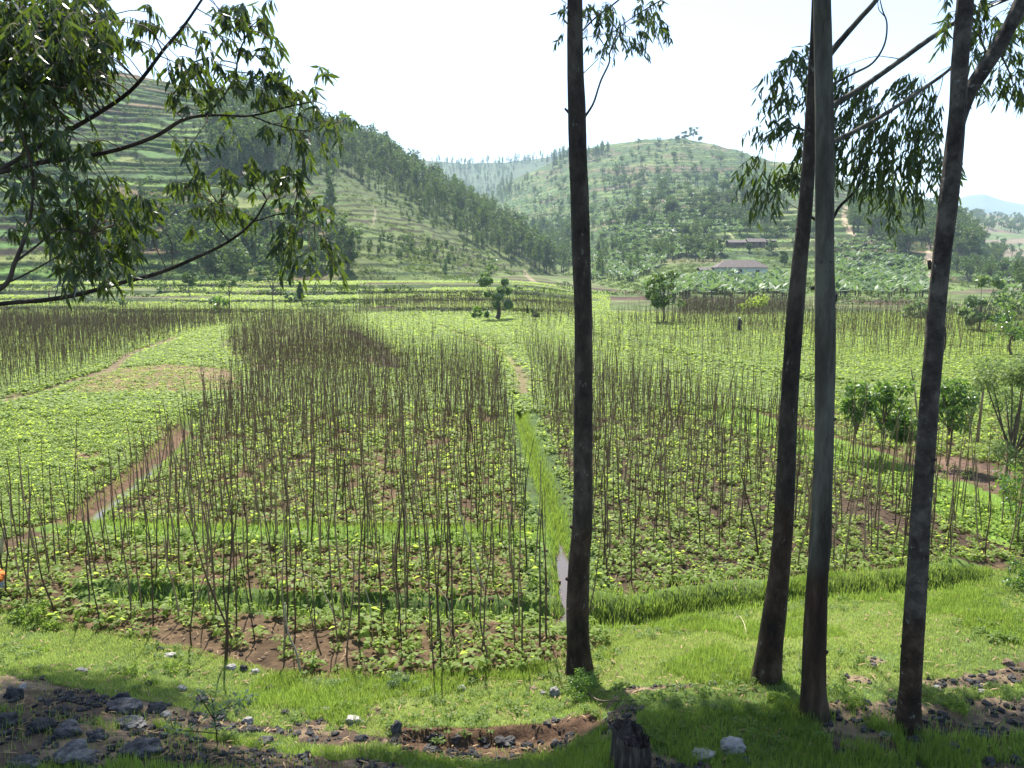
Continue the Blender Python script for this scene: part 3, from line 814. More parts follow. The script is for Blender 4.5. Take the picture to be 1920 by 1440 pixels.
def add_stakes(P, dens, ymax=200, mask=None, jx=.12, ymin=0):
    P_ = np.array(P); x0, y0 = P_.min(0); x1, y1 = P_.max(0); y1 = min(y1, ymax); y0 = max(y0, ymin)
    sp = 1 / math.sqrt(dens)
    gx, gy = np.meshgrid(np.arange(x0, x1, sp), np.arange(y0, y1, sp))
    X = gx.ravel() + rng.normal(0, sp * .28, gx.size); Y = gy.ravel() + rng.normal(0, sp * .28, gx.size)
    k = inpoly(X, Y, P) & (np.abs(X) < .80 * Y + 1)
    X, Y = X[k], Y[k]
    for D, w in ((D_MID, .6), (D_LEFT, .5), (D_FRONT, .3), (D_RIGHT, .3), (R_PATH, 1.0)):
        k = pdist(X, Y, D) > w; X, Y = X[k], Y[k]
    if mask is not None:
        k = mask(X, Y); X, Y = X[k], Y[k]
    sx.append(X); sy.append(Y)
PN1 = [p for p in P1]
add_stakes(P1, 3.1, 60, lambda X, Y: (fbm(X * .5, Y * .5, 160) > .30))
add_stakes(P2, 2.9, 60, lambda X, Y: (fbm(X * .5, Y * .5, 161) > .30))
add_stakes(P4, 4.8, 90)
add_stakes(P1, 2.2, 60, None, ymin=27)
add_stakes(P2, 1.6, 60, None, ymin=27)
add_stakes(P5, 2.6, 90)
add_stakes(P6, .22, 90)
add_stakes(P7, .9, 110, lambda X, Y: (fbm(X * .07, Y * .12, 163) > .40))
add_stakes(P7, 1.2, 110, lambda X, Y: (fbm(X * .05, Y * .14, 164) > .56))
add_stakes(P8, 2.4, 130)
add_stakes(P9, 2.4, 120)
add_stakes(P10, .5, 60)
for q_, d_ in (([(1230, 604), (1500, 606), (1920, 616), (1920, 640), (1500, 632), (1230, 622)], 1.5), ([(1100, 640), (1350, 655), (1500, 690), (1300, 690), (1110, 670)], 1.2), ([(560, 592), (660, 592), (700, 600), (640, 606)], 1.5), ([(960, 600), (1080, 590), (1120, 606), (1000, 625)], .9)):
    add_stakes(flat(q_), d_, 120)
sx, sy = np.concatenate(sx), np.concatenate(sy)
sz = terrain(sx.copy(), sy.copy()); sc = rng.uniform(.6, 1.15, len(sx)) ** .8
spos = np.stack([sx, sy, sz], -1)
U, Vv, D_ = proj(sx, sy, sz)
inview = (U > -5) & (U < 1925) & (Vv < 1440)
order = np.argsort(np.where(inview, D_ / sc, 1e9))
# a few white bent sticks are built by hand below
ind = order[:290]; rest = order[290:]
s_mesh = [geo_mesh('bean_stake', x, [MAT['stake']], True) for x in SV]
for q, i in enumerate(ind):
    lean = rng.normal(0, .06, 2)
    if rng.random() < .1: lean = rng.normal(0, .16, 2)
    o = link('bean_stake', s_mesh[rng.integers(0, 14)], None, spos[i], 0, (1, 1, sc[i]))
    o.rotation_euler = (lean[0], lean[1], rng.uniform(0, 6.28))
    tl = math.hypot(*lean)
    how = 'slanting' if tl > .13 else ('slightly leaning' if tl > .05 else 'upright')
    hh = 'short' if sc[i] < .9 else 'tall'
    wh = 'front rows of the left plot' if U[i] < 560 else ('front rows beside the narrow ditch' if U[i] < 1090 else 'right plot behind the tree trunks')
    tag(o, f'{how} {hh} thin brown bean stake in the {wh}', 'bean stake', f'{how} {hh} bean stakes in the {wh}')
def tilt_merge(vars_, I, amt):
    V, Q, T, M = merged(vars_, np.c_[spos[I, :2] * 0, spos[I, 2] * 0], rng.uniform(0, 6.28, len(I)), sc[I])
    return V, Q, T, M
for lo, hi, vars_, nm in ((0, 36, SVa, 'stake_field'), (36, 400, SFa, 'distant_stakes')):
    I = rest[(sy[rest] >= lo) & (sy[rest] < hi)]
    if not len(I): continue
    gV = []; gQ = []; gT = []; n0 = 0
    pk = rng.integers(0, len(vars_), len(I))
    for k, (V, Q, T, M) in enumerate(vars_):
        J = I[pk == k]
        if not len(J): continue
        lx = rng.normal(0, .07, len(J)); ly = rng.normal(0, .07, len(J)); a = rng.uniform(0, 6.28, len(J))
        c, s = np.cos(a), np.sin(a)
        wd = 1 + .6 * sm(sy[J], 45, 100)[:, None]
        zz = V[None, :, 2] * sc[J, None]
        cx = V[:, 0]; cy = V[:, 1]
        x = (cx[None] * c[:, None] - cy[None] * s[:, None]) * wd + lx[:, None] * zz + spos[J, 0, None]
        y = (cx[None] * s[:, None] + cy[None] * c[:, None]) * wd + ly[:, None] * zz + spos[J, 1, None]
        gV.append(np.stack([x, y, zz + spos[J, 2, None]], -1).reshape(-1, 3))
        gQ.append((Q[None] + (np.arange(len(J)) * len(V))[:, None, None]).reshape(-1, 4) + n0); n0 += len(J) * len(V)
    V = np.concatenate(gV); Q = np.concatenate(gQ)
    tag(link(nm, make_mesh(nm, V, Q, [MAT['stake']])), 'dense thin brown bean stakes ' + ('deeper in the near plots' if lo == 0 else 'far across the valley'), kind='stuff')
print('stakes', len(sx))

# ------------------------------------------------------------------ grass
print('grass')
def blades(X, Y, Lmin, Lmax, w, mat, name, label, lean=.45):
    Z = terrain(X.copy(), Y.copy()); n = len(X)
    a = rng.uniform(0, 6.28, n)
    d = np.stack([np.cos(a) * lean * rng.random(n), np.sin(a) * lean * rng.random(n), np.ones(n)], -1)
    nn = np.stack([np.cos(a + rng.uniform(-1, 1, n)), np.sin(a + rng.uniform(-1, 1, n)), np.zeros(n)], -1)
    patch = fbm(X * 1.1, Y * 1.1, 171)
    L = rng.uniform(Lmin, Lmax, n) * (.5 + 1.0 * patch)
    V, Q, k = leaf_batch(np.stack([X, Y, Z - .005], -1), d, nn, L, w * rng.uniform(.7, 1.3, n), .35, 0, 'blade')
    T = np.clip(.15 + .75 * fbm(X * 1.7, Y * 1.7, 172) + rng.normal(0, .2, n), 0, 1)
    return tag(link(name, make_mesh(name, V, Q, [mat], np.repeat(T, k))), label, kind='stuff')
n = 800000
Y = rng.uniform(6.6, 15.6, n); X = rng.uniform(-.93, .93, n) * Y
ey = np.interp(X / Y, EDGE_A, EDGE_Y)
ok = Y < ey + .12 + .25 * (vn(X * 2, Y * 2, 5) - .5)
ok &= rng.random(n) < (Y / 15.6) ** 1.2 * 1.5
dm = dirt_mask(X, Y); ok &= ~dm | (rng.random(n) < .06)
un = 960 + X / Y * F * CT
ok &= ~((un > 740) & (un < 1130) & (Y > 9.05) & (Y < 9.36))
ok &= rng.random(n) < .25 + 1.2 * fbm(X * 2.2, Y * 2.2, 173)
X, Y = X[ok], Y[ok]
long_ = (fbm(X * .7, Y * .7, 174) > .60) | (Y < 8.7)
blades(X[~long_], Y[~long_], .025, .07, .007, MAT['turf'], 'short_grass', 'short sunlit turf of the verge')
blades(X[long_], Y[long_], .05, .15, .007, MAT['grass'], 'grass', 'longer green grass along the verge')
print('blades', len(X))
gx, gy = [], []
for P, w, dn in ((D_MID, .25, 1100), (R_CROSS, .42, 330), (D_FRONT, .42, 330), (R_STRIP, 1.1, 150), (D_RIGHT, .50, 900), (D_LEFT, .65, 160)):
    A_ = np.array(P); 
    for (x0, y0), (x1, y1) in zip(A_[:-1], A_[1:]):
        L = math.hypot(x1 - x0, y1 - y0); m_ = int(L * 2 * w * dn)
        t = rng.random(m_); nx, ny = -(y1 - y0) / L, (x1 - x0) / L
        q = rng.normal(0, w * .6, m_)
        gx.append(x0 + (x1 - x0) * t + nx * q); gy.append(y0 + (y1 - y0) * t + ny * q)
X, Y = np.concatenate(gx), np.concatenate(gy)
k = (pdist(X, Y, D_MID) > np.where(Y < 16.6, .16, .03)) & (pdist(X, Y, D_FRONT) > .10) & (pdist(X, Y, D_LEFT) > .26) & (pdist(X, Y, D_RIGHT) > .07); X, Y = X[k], Y[k]
blades(X, Y, .08, .22, .013, MAT['grass'], 'ditch_grass', 'long lush grass lining the ditches and field banks', .7)

n = 5200
Y = rng.uniform(8, 15.2, n); X = rng.uniform(-.7, .7, n) * Y
ey = np.interp(X / Y, EDGE_A, EDGE_Y); k = (Y < ey) & ~dirt_mask(X, Y) & (fbm(X * .9, Y * .9, 190) > .5); X, Y = X[k], Y[k]
WV = [bean_variant(14, .035, .05).arr() for _ in range(4)]
V, Q, T, M = merged(WV, np.stack([X, Y, terrain(X.copy(), Y.copy())], -1), rng.uniform(0, 6.28, len(X)), rng.uniform(.6, 1.6, len(X)))
tag(link('ground_cover', make_mesh('ground_cover', V, Q, [MAT['grass']], T)), 'small broad leaved weeds mixed into the turf', kind='stuff')
n = 2600
Y = rng.uniform(7.5, 15, n); X = rng.uniform(-.7, .7, n) * Y; Z = terrain(X.copy(), Y.copy()) + .035
a = rng.uniform(0, 6.28, n); V, Q, k = leaf_batch(np.stack([X, Y, Z], -1), np.stack([np.cos(a), np.sin(a), rng.normal(0, .25, n)], -1), np.tile([0, 0, 1.], (n, 1)), rng.uniform(.06, .15, n), .022, .2, .05, 'long')
MAT['dryleaf'] = leaf_mat('dry_leaves', (.12, .075, .035), (.30, .21, .11), (.25, .16, .06), .2, .7, .2)
tag(link('fallen_leaves', make_mesh('fallen_leaves', V, Q, [MAT['dryleaf']], np.repeat(rng.random(n), k))), 'dry brown fallen leaves scattered over the verge', kind='stuff')

# ------------------------------------------------------------------ stones
print('stones')
def rock(seed, w, d, h, mat, rough=.35, n=12):
    g = np.linspace(-1, 1, n + 1)
    Vs, Qs = [], []
    idx = {}
    def key(p): return tuple(np.round(p, 5))
    V = []; Q = []
    for ax in range(3):
        for sg in (-1, 1):
            for i in range(n):
                for j in range(n):
                    q = []
                    for (a, b) in ((i, j), (i + 1, j), (i + 1, j + 1), (i, j + 1)):
                        p = [0, 0, 0]; p[ax] = sg; p[(ax + 1) % 3] = g[a]; p[(ax + 2) % 3] = g[b]
                        kx = key(p)
                        if kx not in idx: idx[kx] = len(V); V.append(p)
                        q.append(idx[kx])
                    Q.append(q if sg > 0 else q[::-1])
    V = np.array(V, float); V = V / np.linalg.norm(V, axis=1, keepdims=True) ** .88
    r = 1 + rough * (fbm(V[:, 0] * 1.4 + seed, V[:, 1] * 1.4 + V[:, 2] * 1.1, seed, 3) - .5) * 2 + rough * .9 * (vn(V[:, 2] * 2.3 + seed, V[:, 0] * 2.3, seed + 3) - .5) + rough * .5 * (fbm(V[:, 0] * 5 + V[:, 2] * 4, V[:, 1] * 5 + seed, seed + 9) - .5)
    V = V * r[:, None] * np.array([w, d, h]) * .5
    return make_mesh('stone', V, np.array(Q), [mat], smooth=False)
SP, SL, SB = 'stonepale', 'stone', 'stonebrown'
STONES = [  # u, v(bottom), width px, height px, material, look
    (22, 1312, 52, 32, SL, 'grey rough stone with pale top lying at the left edge of the verge'),
    (42, 1297, 22, 14, SP, 'small pale stone touching the grey rough stone at the left edge'),
    (228, 1340, 92, 26, SL, 'wide flat dark stone slab half buried in the dirt at left'),
    (228, 1322, 38, 30, SL, 'rounded dark stone sitting on the wide flat slab'),
    (290, 1340, 50, 26, SL, 'oblong dark stone at the right end of the flat slab'),
    (122, 1382, 72, 38, SL, 'blue grey angular stone left of the sapling'),
    (70, 1378, 70, 30, SL, 'low grey stone just left of the blue grey angular stone'),
    (12, 1368, 54, 34, SL, 'grey stone cut by the left edge of the picture'),
    (178, 1392, 60, 26, SL, 'dark low stone in the grass under the flat slab'),
    (240, 1372, 80, 24, SL, 'long rough grey stone between slab and sapling'),
    (270, 1352, 22, 18, SL, 'small round mossy stone under the oblong dark stone'),
    (310, 1350, 24, 16, SP, 'small round pale stone by the oblong dark stone'),
    (262, 1424, 110, 34, SL, 'long sloping grey slab near the bottom left'),
    (130, 1438, 110, 40, SL, 'dark heap like boulder at the bottom left'),
    (40, 1446, 80, 30, SL, 'dark stone in the bottom left corner'),
    (340, 1300, 26, 12, SP, 'thin pale stone in the grass above the sapling'),
    (318, 1238, 32, 12, SP, 'flat pale stone at the left foot of the bean plot'),
    (298, 1224, 22, 12, SL, 'dark clod like stone beside the flat pale stone'),
    (432, 1258, 24, 17, SP, 'pale round stone left in the small group by the bean plot'),
    (455, 1262, 24, 19, SL, 'dark round stone in the middle of the small group by the bean plot'),
    (478, 1268, 24, 13, SP, 'pale low stone right in the small group by the bean plot'),
    (278, 1290, 18, 16, SL, 'lone dark stone in short grass at left'),
    (150, 1263, 26, 10, SP, 'thin pale stone in shaded grass at upper left'),
    (505, 1298, 26, 14, SL, 'grey stone in the grass right of the sapling'),
    (590, 1306, 26, 16, SL, 'dark triangular stone in short grass left of centre'),
    (375, 1322, 46, 18, SL, 'dark stone behind the sapling leaves'),
    (412, 1352, 34, 22, SL, 'grey stone at the foot of the sapling'),
    (465, 1362, 26, 20, SP, 'pale knobbly stone on bare dirt right of the sapling'),
    (532, 1342, 26, 12, SL, 'dark stone on the edge of the bare dirt strip'),
    (608, 1336, 26, 10, SP, 'pale flat stone at the grassy edge of the dirt strip'),
    (660, 1362, 44, 24, SP, 'white grey stone half covered by grass at lower centre'),
    (742, 1380, 30, 32, SL, 'blue grey stone at the left end of the red earth cut'),
    (815, 1395, 48, 26, SL, 'jagged dark stone at the foot of the red earth cut'),
    (856, 1402, 30, 24, SL, 'blocky grey stone right of the jagged dark stone'),
    (948, 1402, 54, 22, SL, 'long grey stone in the middle of the red earth cut'),
    (990, 1408, 34, 18, SL, 'dark stone right of the long grey stone'),
    (1045, 1410, 34, 22, SL, 'round grey stone near the right end of the red earth cut'),
    (1088, 1406, 34, 14, SL, 'low grey stone left of the stump'),
    (675, 1394, 34, 14, SL, 'dark stone in tall grass at lower centre'),
    (495, 1404, 50, 20, SL, 'dark clod like stone in grass below the dirt strip'),
    (566, 1430, 26, 16, SL, 'small blue grey stone near the bottom edge'),
    (865, 1296, 24, 12, SP, 'pale flat stone in the turf below the bean plot'),
    (1042, 1310, 26, 28, SP, 'bright white stone beside the tall middle trunk'),
    (1018, 1308, 16, 12, SP, 'small pale stone left of the bright white stone'),
    (1000, 1300, 22, 11, SB, 'brown flat stone in turf left of the white stone'),
    (1376, 1424, 62, 34, SP, 'large pale speckled boulder in the grass right of the stump'),
    (1322, 1430, 54, 16, SP, 'long pale stone between stump and speckled boulder'),
    (1396, 1442, 40, 16, SL, 'grey stone below the large speckled boulder'),
    (1598, 1416, 36, 20, SB, 'smooth brown stone on red dirt between the right trunks'),
    (1668, 1386, 40, 14, SP, 'pale stone at the left foot of the rightmost trunk'),
    (1722, 1394, 34, 16, SL, 'grey stone against the foot of the rightmost trunk'),
    (1790, 1412, 34, 24, SL, 'blue grey block stone right of the rightmost trunk'),
    (1808, 1396, 26, 14, SL, 'small stone behind the blue grey block'),
    (1845, 1392, 38, 20, SL, 'grey stone on dark dirt at lower right'),
    (1815, 1424, 20, 18, SL, 'small pale edged stone below the blue grey block'),
    (1860, 1436, 30, 22, SL, 'dark round stone near the bottom right'),
    (1905, 1440, 34, 22, SL, 'dark stone in the bottom right corner'),
    (1893, 1252, 30, 18, SB, 'reddish brown stone on sunny turf at the right edge'),
    (1758, 1298, 24, 13, SP, 'pale stone in sunny grass right of the rightmost trunk'),
    (1862, 1286, 28, 12, SB, 'brown grey flat stone in grass at far right'),
    (1840, 1308, 18, 12, SP, 'small pale stone below the brown flat one'),
    (1337, 1290, 22, 14, SP, 'pale round stone left of the leaning trunk'),
    (1340, 1332, 18, 10, SP, 'tiny pale stone below and left of the leaning trunk'),
    (1386, 1270, 20, 10, SB, 'brownish stone touching the shadow of the leaning trunk'),
    (1415, 1303, 16, 10, SB, 'small brown stone in the shade below the leaning trunk'),
]
pts = ground_at([s[0] for s in STONES], [s[1] - 2 for s in STONES])
for k, (s, p) in enumerate(zip(STONES, pts)):
    if np.isnan(p[0]): continue
    slant = math.hypot(p[1], H - p[2]); q_ = .64 if s[4] == SL else .68; w = q_ * s[2] * slant / F; h = q_ * s[3] * slant / F * 1.05
    d = w * rng.uniform(.6, .85)
    me = rock(k * 3 + 1, w * 1.0, d, h * 1.15, MAT[s[4]], .38)
    o = link('stone', me, None, (p[0], p[1] + d * .3, p[2] + h * .16), rng.uniform(-.3, .3)); tag(o, s[5], 'stone')
# gravel and broken rubble nobody could count
RU = [rock(200 + k, 1, .8, .6, MAT['stone'], .5, 3) for k in range(5)]
def me_arr(me):
    n = len(me.vertices); V = np.empty(n * 3, np.float32); me.vertices.foreach_get('co', V)
    m = len(me.polygons); Q = np.empty(m * 4, np.int32); me.loops.foreach_get('vertex_index', Q)
    return V.reshape(-1, 3), Q.reshape(-1, 4), np.full(n, .5), np.zeros(m, np.int32)
RUa = [me_arr(m) for m in RU]
n = 30000
Y = rng.uniform(6.6, 11, n); X = rng.uniform(-.7, .7, n) * Y
dm = dirt_mask(X, Y); k = (dm & (rng.random(n) < .42)) | (rng.random(n) < .005)
k &= (fbm(X * 1.5, Y * 1.5, 180) > .40)
X, Y = X[k], Y[k]
Z = terrain(X.copy(), Y.copy())
V, Q, T, M = merged(RUa, np.stack([X, Y, Z + .005], -1), rng.uniform(0, 6.28, len(X)), .018 + .11 * rng.random(len(X)) ** 4)
tag(link('rubble', make_mesh('rubble', V, Q, [MAT['stone']])), 'loose grey rubble and pebbles on the bare dirt', kind='stuff')
# soil clods in the beds
CL = [rock(300 + k, 1, .9, .7, MAT['stone'], .5, 2) for k in range(4)]
CLa = [me_arr(m) for m in CL]
X1, Y1 = scatter_in(P1, 9, 0, 22); X2, Y2 = scatter_in(P2, 16, 0, 24)
X = np.r_[X1, X2]; Y = np.r_[Y1, Y2]; Z = terrain(X.copy(), Y.copy())
V, Q, T, M = merged(CLa, np.stack([X, Y, Z], -1), rng.uniform(0, 6.28, len(X)), .03 + .09 * rng.random(len(X)) ** 2)
MAT['clod'] = noise_mat('soil_clods', [(.3, (.035, .022, .015)), (.7, (.115, .075, .048))], 3, 5, .95, .5, .02, coord='Object')
tag(link('soil_clods', make_mesh('soil_clods', V, Q, [MAT['clod']])), 'dark brown clods of turned soil between the bean plants', kind='stuff')

# ------------------------------------------------------------------ tall near trees
print('trees')
def px_path(pts, Y, n, dy=0.0):
    """pts rows (u, v, width px) at distance Y -> smooth centre line and radii"""
    P = np.array(pts, float); sp = smooth_path(P, n)
    Ys = np.full(n, float(Y)) if np.isscalar(Y) else np.interp(np.linspace(0, 1, n), np.linspace(0, 1, len(Y)), Y)
    a, s = ray(sp[:, 0], sp[:, 1])
    W = np.stack([a * Ys, Ys, H + s * Ys], -1)
    slant = Ys * CT - (W[:, 2] - H) * ST
    return W, sp[:, 2] * slant / F * .5

def sprigs(P0, out, n_leaf, Lf, Wf, slen, droop=.6):
    """leafy twigs: start points P0 (N,3), outward direction out (N,3); returns leaves + stems"""
    N = len(P0)
    out = out / (np.linalg.norm(out, axis=1, keepdims=True) + 1e-9)
    t = np.linspace(.15, 1, n_leaf)
    sl = slen * rng.uniform(.6, 1.2, N)
    C = P0[:, None] + out[:, None] * (sl[:, None] * t[None])[..., None] - np.array([0, 0, 1.]) * (sl[:, None] * droop * t[None] ** 2)[..., None]
    side = np.cross(out, np.array([0, 0, 1.])); side /= np.linalg.norm(side, axis=1, keepdims=True) + 1e-9
    sg = np.where(np.arange(n_leaf) % 2 == 0, 1., -1.)
    d = out[:, None] * .35 + side[:, None] * (sg[None, :, None] * .42) + rng.normal(0, .28, (N, n_leaf, 3))
    d[..., 2] -= rng.uniform(.6, 2.0, (N, n_leaf))
    nn = rng.normal(0, 1, (N, n_leaf, 3))
    V, Q, k = leaf_batch(C.reshape(-1, 3), d.reshape(-1, 3), nn.reshape(-1, 3), Lf * rng.uniform(.65, 1.2, N * n_leaf), Wf * rng.uniform(.7, 1.2, N * n_leaf), .22, .0, 'long')
    T = np.repeat(np.clip(rng.normal(.5, .25, N * n_leaf), 0, 1), k)
    # stems as thin three-sided strips
    S = C[:, [0, n_leaf // 3, 2 * n_leaf // 3, n_leaf - 1]]; S = np.concatenate([P0[:, None], S], 1)
    m = S.shape[1]; r = np.linspace(.004, .0015, m)
    offs = [np.array([0, 0, 1.]), np.array([.87, 0, -.5]), np.array([-.87, 0, -.5])]
    VS = np.stack([S + o_[None, None] * r[None, :, None] for o_ in offs], 2).reshape(N, -1, 3)
    q = []
    for i in range(m - 1):
        for j in range(3):
            q.append([i * 3 + j, i * 3 + (j + 1) % 3, (i + 1) * 3 + (j + 1) % 3, (i + 1) * 3 + j])
    QS = (np.array(q)[None] + (np.arange(N) * m * 3)[:, None, None]).reshape(-1, 4)
    return V, Q, T, VS.reshape(-1, 3), QS

def foliage(blobs, Y, dens, Lf, Wf, slen, n_leaf=8, droop=.6, ydep=.5, anchors=None):
    """leafy twigs filling pixel ellipses (u, v, ru, rv) at distance Y"""
    g = Geo(); st = Geo(); P0 = []; O = []
    anchors_ = np.concatenate(anchors) if anchors else None
    for bl in blobs:
        u, v, ru, rv = bl[:4]; k = bl[4] if len(bl) > 4 else 1.
        nb = max(2, int(ru * rv * dens * k))
        r = np.sqrt(rng.random(nb)); t = rng.uniform(0, 2 * PI, nb)
        Yb = Y + rng.normal(0, ydep, nb)
        a, s = ray(u + ru * r * np.cos(t), v + rv * r * np.sin(t))
        p = np.stack([a * Yb, Yb, H + s * Yb], -1)
        cen = at(np.array([u]), np.array([v - rv * .5]), Y)[0]
        o = p - cen; o[:, 2] *= .4; o += rng.normal(0, .25, o.shape) * (np.abs(o).mean() + .05)
        if anchors_ is not None:
            dd = np.linalg.norm(p[:, None] - anchors_[None], axis=2); j = dd.argmin(1)
            vec = p - anchors_[j]; o = o * .4 + vec
        o[:, 2] += .1
        P0.append(p); O.append(o)
    P0 = np.concatenate(P0); O = np.concatenate(O)
    V, Q, T, VS, QS = sprigs(P0, O, n_leaf, Lf, Wf, slen, droop)
    g.add(V, Q, T); st.add(VS, QS)
    return g, st, P0

def connect(g, P0, anchors, every=3, r=.006):
    """thin boughs joining the leafy twigs to the nearest branch"""
    A = np.concatenate(anchors)
    for p in P0[::every]:
        d = np.linalg.norm(A - p, axis=1); j = d.argmin()
        if d[j] < .05 or d[j] > .9: continue
        a = A[j]; mid = (a + p) / 2 + np.array([rng.normal(0, .04), rng.normal(0, .04), .08 * d[j]])
        V, Q = tube(smooth_path(np.array([a, mid, p]), 6), np.linspace(min(r * (1 + d[j]), .014), .003, 6), 4, cap=False)
        g.add(V, Q)

def clump(c, m, rad=.62):
    """one ball of hanging leaves, high in a crown"""
    p = c + rng.normal(0, 1, (m, 3)) * rad * np.array([.75, .75, .45])
    d = rng.normal(0, .8, (m, 3)); d[:, 2] -= .6
    V, Q, k = leaf_batch(p, d, rng.normal(size=(m, 3)), .22 * rng.uniform(.7, 1.2, m), .070 * rng.uniform(.7, 1.2, m), .2, 0, 'long')
    return V, Q, np.repeat(np.clip(rng.normal(.5, .2, m), 0, 1), k)

def near_tree(name, label, trunk_pts, Y, bark, branches=(), fol=(), crown=None, group=None):
    base = ground_at([trunk_pts[0][0]], [trunk_pts[0][1]])[0]
    Yb = base[1] if Y is None else Y
    W, r = px_path(trunk_pts, Yb, 90)
    # carry the stem on above the frame
    topd = (W[-1] - W[-12]); topd /= np.linalg.norm(topd)
    ext = [W[-1] + topd * s_ for s_ in np.linspace(.6, 9, 12)]
    W = np.vstack([[W[0] - np.array([0, 0, .35])], W, ext]); r = np.r_[r[0] * 1.12, r, np.linspace(r[-1] * .97, r[-1] * .25, 12)]
    r[:16] *= 1 + .38 * np.exp(-np.arange(16) / 3.2)
    root = thing(name, label, 'tree', tuple(base), 0, group)
    def rel(V): return V - base
    V, Q = tube(W, r, 24, .10, int(trunk_pts[0][0])); g = Geo().add(rel(V), Q)
    # knots
    for _ in range(7):
        i = rng.integers(12, 80); a = rng.uniform(PI, 2 * PI); 
        c = W[i] + np.array([math.cos(a), math.sin(a) * .9, 0]) * r[i] * .85
        V, Q = tube(np.array([c, c + np.array([math.cos(a), math.sin(a), .2]) * r[i] * .38]), [r[i] * .28, r[i] * .14], 6); g.add(rel(V), Q)
    trunk = link('trunk', geo_mesh('trunk', g, [bark], True), root)
    bg = Geo(); anchors = [W[60:]]
    for bp_, by_ in branches:
        n = max(12, len(bp_) * 6)
        BW, br = px_path(bp_, by_, n)
        V, Q = tube(BW, br, 8, .08, 5); link('branch', geo_mesh('branch', Geo().add(rel(V), Q), [bark], True), root); anchors.append(BW)
    cr = Geo(); tw = Geo()
    for fo in fol:
        g_, st_, P0 = foliage(anchors=anchors, **fo)
        V, Q, T, M = g_.arr(); cr.add(V - base, Q, T)
        V, Q, T, M = st_.arr(); tw.add(V - base, Q)
        connect(bg2 := Geo(), P0, anchors, 9, .0035); V, Q, T, M = bg2.arr(); tw.add(V - base, Q)
    if crown:
        cx, cy, cz, rx, ry, rz_, nb, den = crown
        P0 = []; O = []
        top = W[-1]
        for b_ in range(nb):
            dirv = rng.normal(size=3); dirv /= np.linalg.norm(dirv)
            c = np.array([cx, cy, cz]) + dirv * np.array([rx, ry, rz_]) * rng.uniform(.3, 1)
            c[2] = max(c[2], 7.3 + .335 * c[1])
            j = rng.integers(len(W) - 11, len(W)); BW = smooth_path(np.array([W[j], (W[j] + c) / 2 + [0, 0, .3], c]), 8)
            V, Q = tube(BW, np.linspace(.045, .01, 8), 5, cap=False); tw.add(V - base, Q)
            V, Q, T = clump(c, den); cr.add(V - base, Q, T)
    V, Q, T, M = tw.arr(); cr.add(V, Q, T, 1)
    link('crown', geo_mesh('crown', cr, [MAT['euc'], MAT['twig']]), root)
    return root

near_tree('eucalyptus_tree', 'tall straight brown trunk standing alone at the middle beside the narrow ditch',
    [(1088, 1266, 48), (1084, 1200, 42), (1083, 1140, 42), (1086, 1060, 40), (1092, 980, 38), (1093, 860, 35), (1094, 740, 33), (1094, 600, 33), (1090, 480, 34), (1085, 340, 34), (1081, 200, 33), (1078, 100, 30), (1077, -40, 28)], None, MAT['barkdark'],
    branches=[([(1096, 220, 5), (1112, 195, 4), (1122, 165, 3.5), (1128, 148, 3.5), (1142, 118, 3.2), (1143, 100, 3), (1152, 80, 2.5)], 11.6), ([(1067, 212, 5), (1059, 203, 4)], 11.5), ([(1092, 139, 2), (1108, 124, 1.6), (1122, 110, 1.4)], 11.6), ([(1090, 60, 3), (1120, 30, 3), (1160, 0, 3), (1200, -40, 3)], 11.7), ([(1150, 60, 2), (1190, 30, 2), (1240, 0, 2.5)], 11.7)],
    fol=[dict(blobs=[(1062, 14, 12, 12), (1108, 14, 28, 16), (1128, 30, 24, 14), (1112, 48, 16, 8), (1150, 28, 18, 14), (1145, 62, 20, 14), (1162, 72, 22, 12), (1125, 88, 16, 12), (1186, 84, 16, 8), (1212, 10, 26, 18), (1222, 40, 28, 16), (1208, 56, 18, 10), (1262, 46, 14, 7), (1058, 66, 5, 5, .4)], Y=11.7, dens=.030, Lf=.135, Wf=.027, slen=.20, n_leaf=8)],
    crown=(.6, 15.7, 13.6, 3.4, .8, .4, 34, 470), group=None)
near_tree('eucalyptus_tree', 'dark leaning trunk left of the pair of crossing trunks at right',
    [(1437, 1278, 46), (1445, 1200, 44), (1457, 1110, 40), (1468, 1000, 35), (1473, 900, 34), (1477, 800, 33), (1484, 690, 31), (1491, 590, 30), (1500, 490, 28), (1510, 390, 26), (1518, 270, 23), (1524, 150, 19), (1528, 60, 16), (1530, -40, 13)], None, MAT['barkdark'],
    branches=[([(1512, 402, 5), (1545, 420, 5), (1560, 412, 6), (1574, 388, 5.5), (1600, 362, 5), (1618, 335, 4), (1625, 308, 3)], 12.4), ([(1518, 250, 5), (1490, 240, 4), (1460, 265, 3)], 12.2), ([(1520, 180, 4), (1500, 150, 3), (1480, 120, 2)], 12.2)],
    fol=[dict(blobs=[(1498, 100, 28, 18), (1482, 135, 32, 18), (1470, 172, 26, 18), (1502, 165, 18, 20), (1512, 120, 16, 30), (1452, 240, 26, 14), (1482, 228, 28, 14), (1498, 262, 20, 24), (1420, 300, 18, 18), (1440, 330, 22, 22), (1438, 352, 20, 12), (1478, 322, 26, 26), (1502, 345, 16, 16)], Y=12.6, dens=.023, Lf=.18, Wf=.036, slen=.30, n_leaf=9, droop=.9, ydep=.35)],
    crown=(4.2, 15.7, 13.5, 2.0, .7, .4, 15, 470))
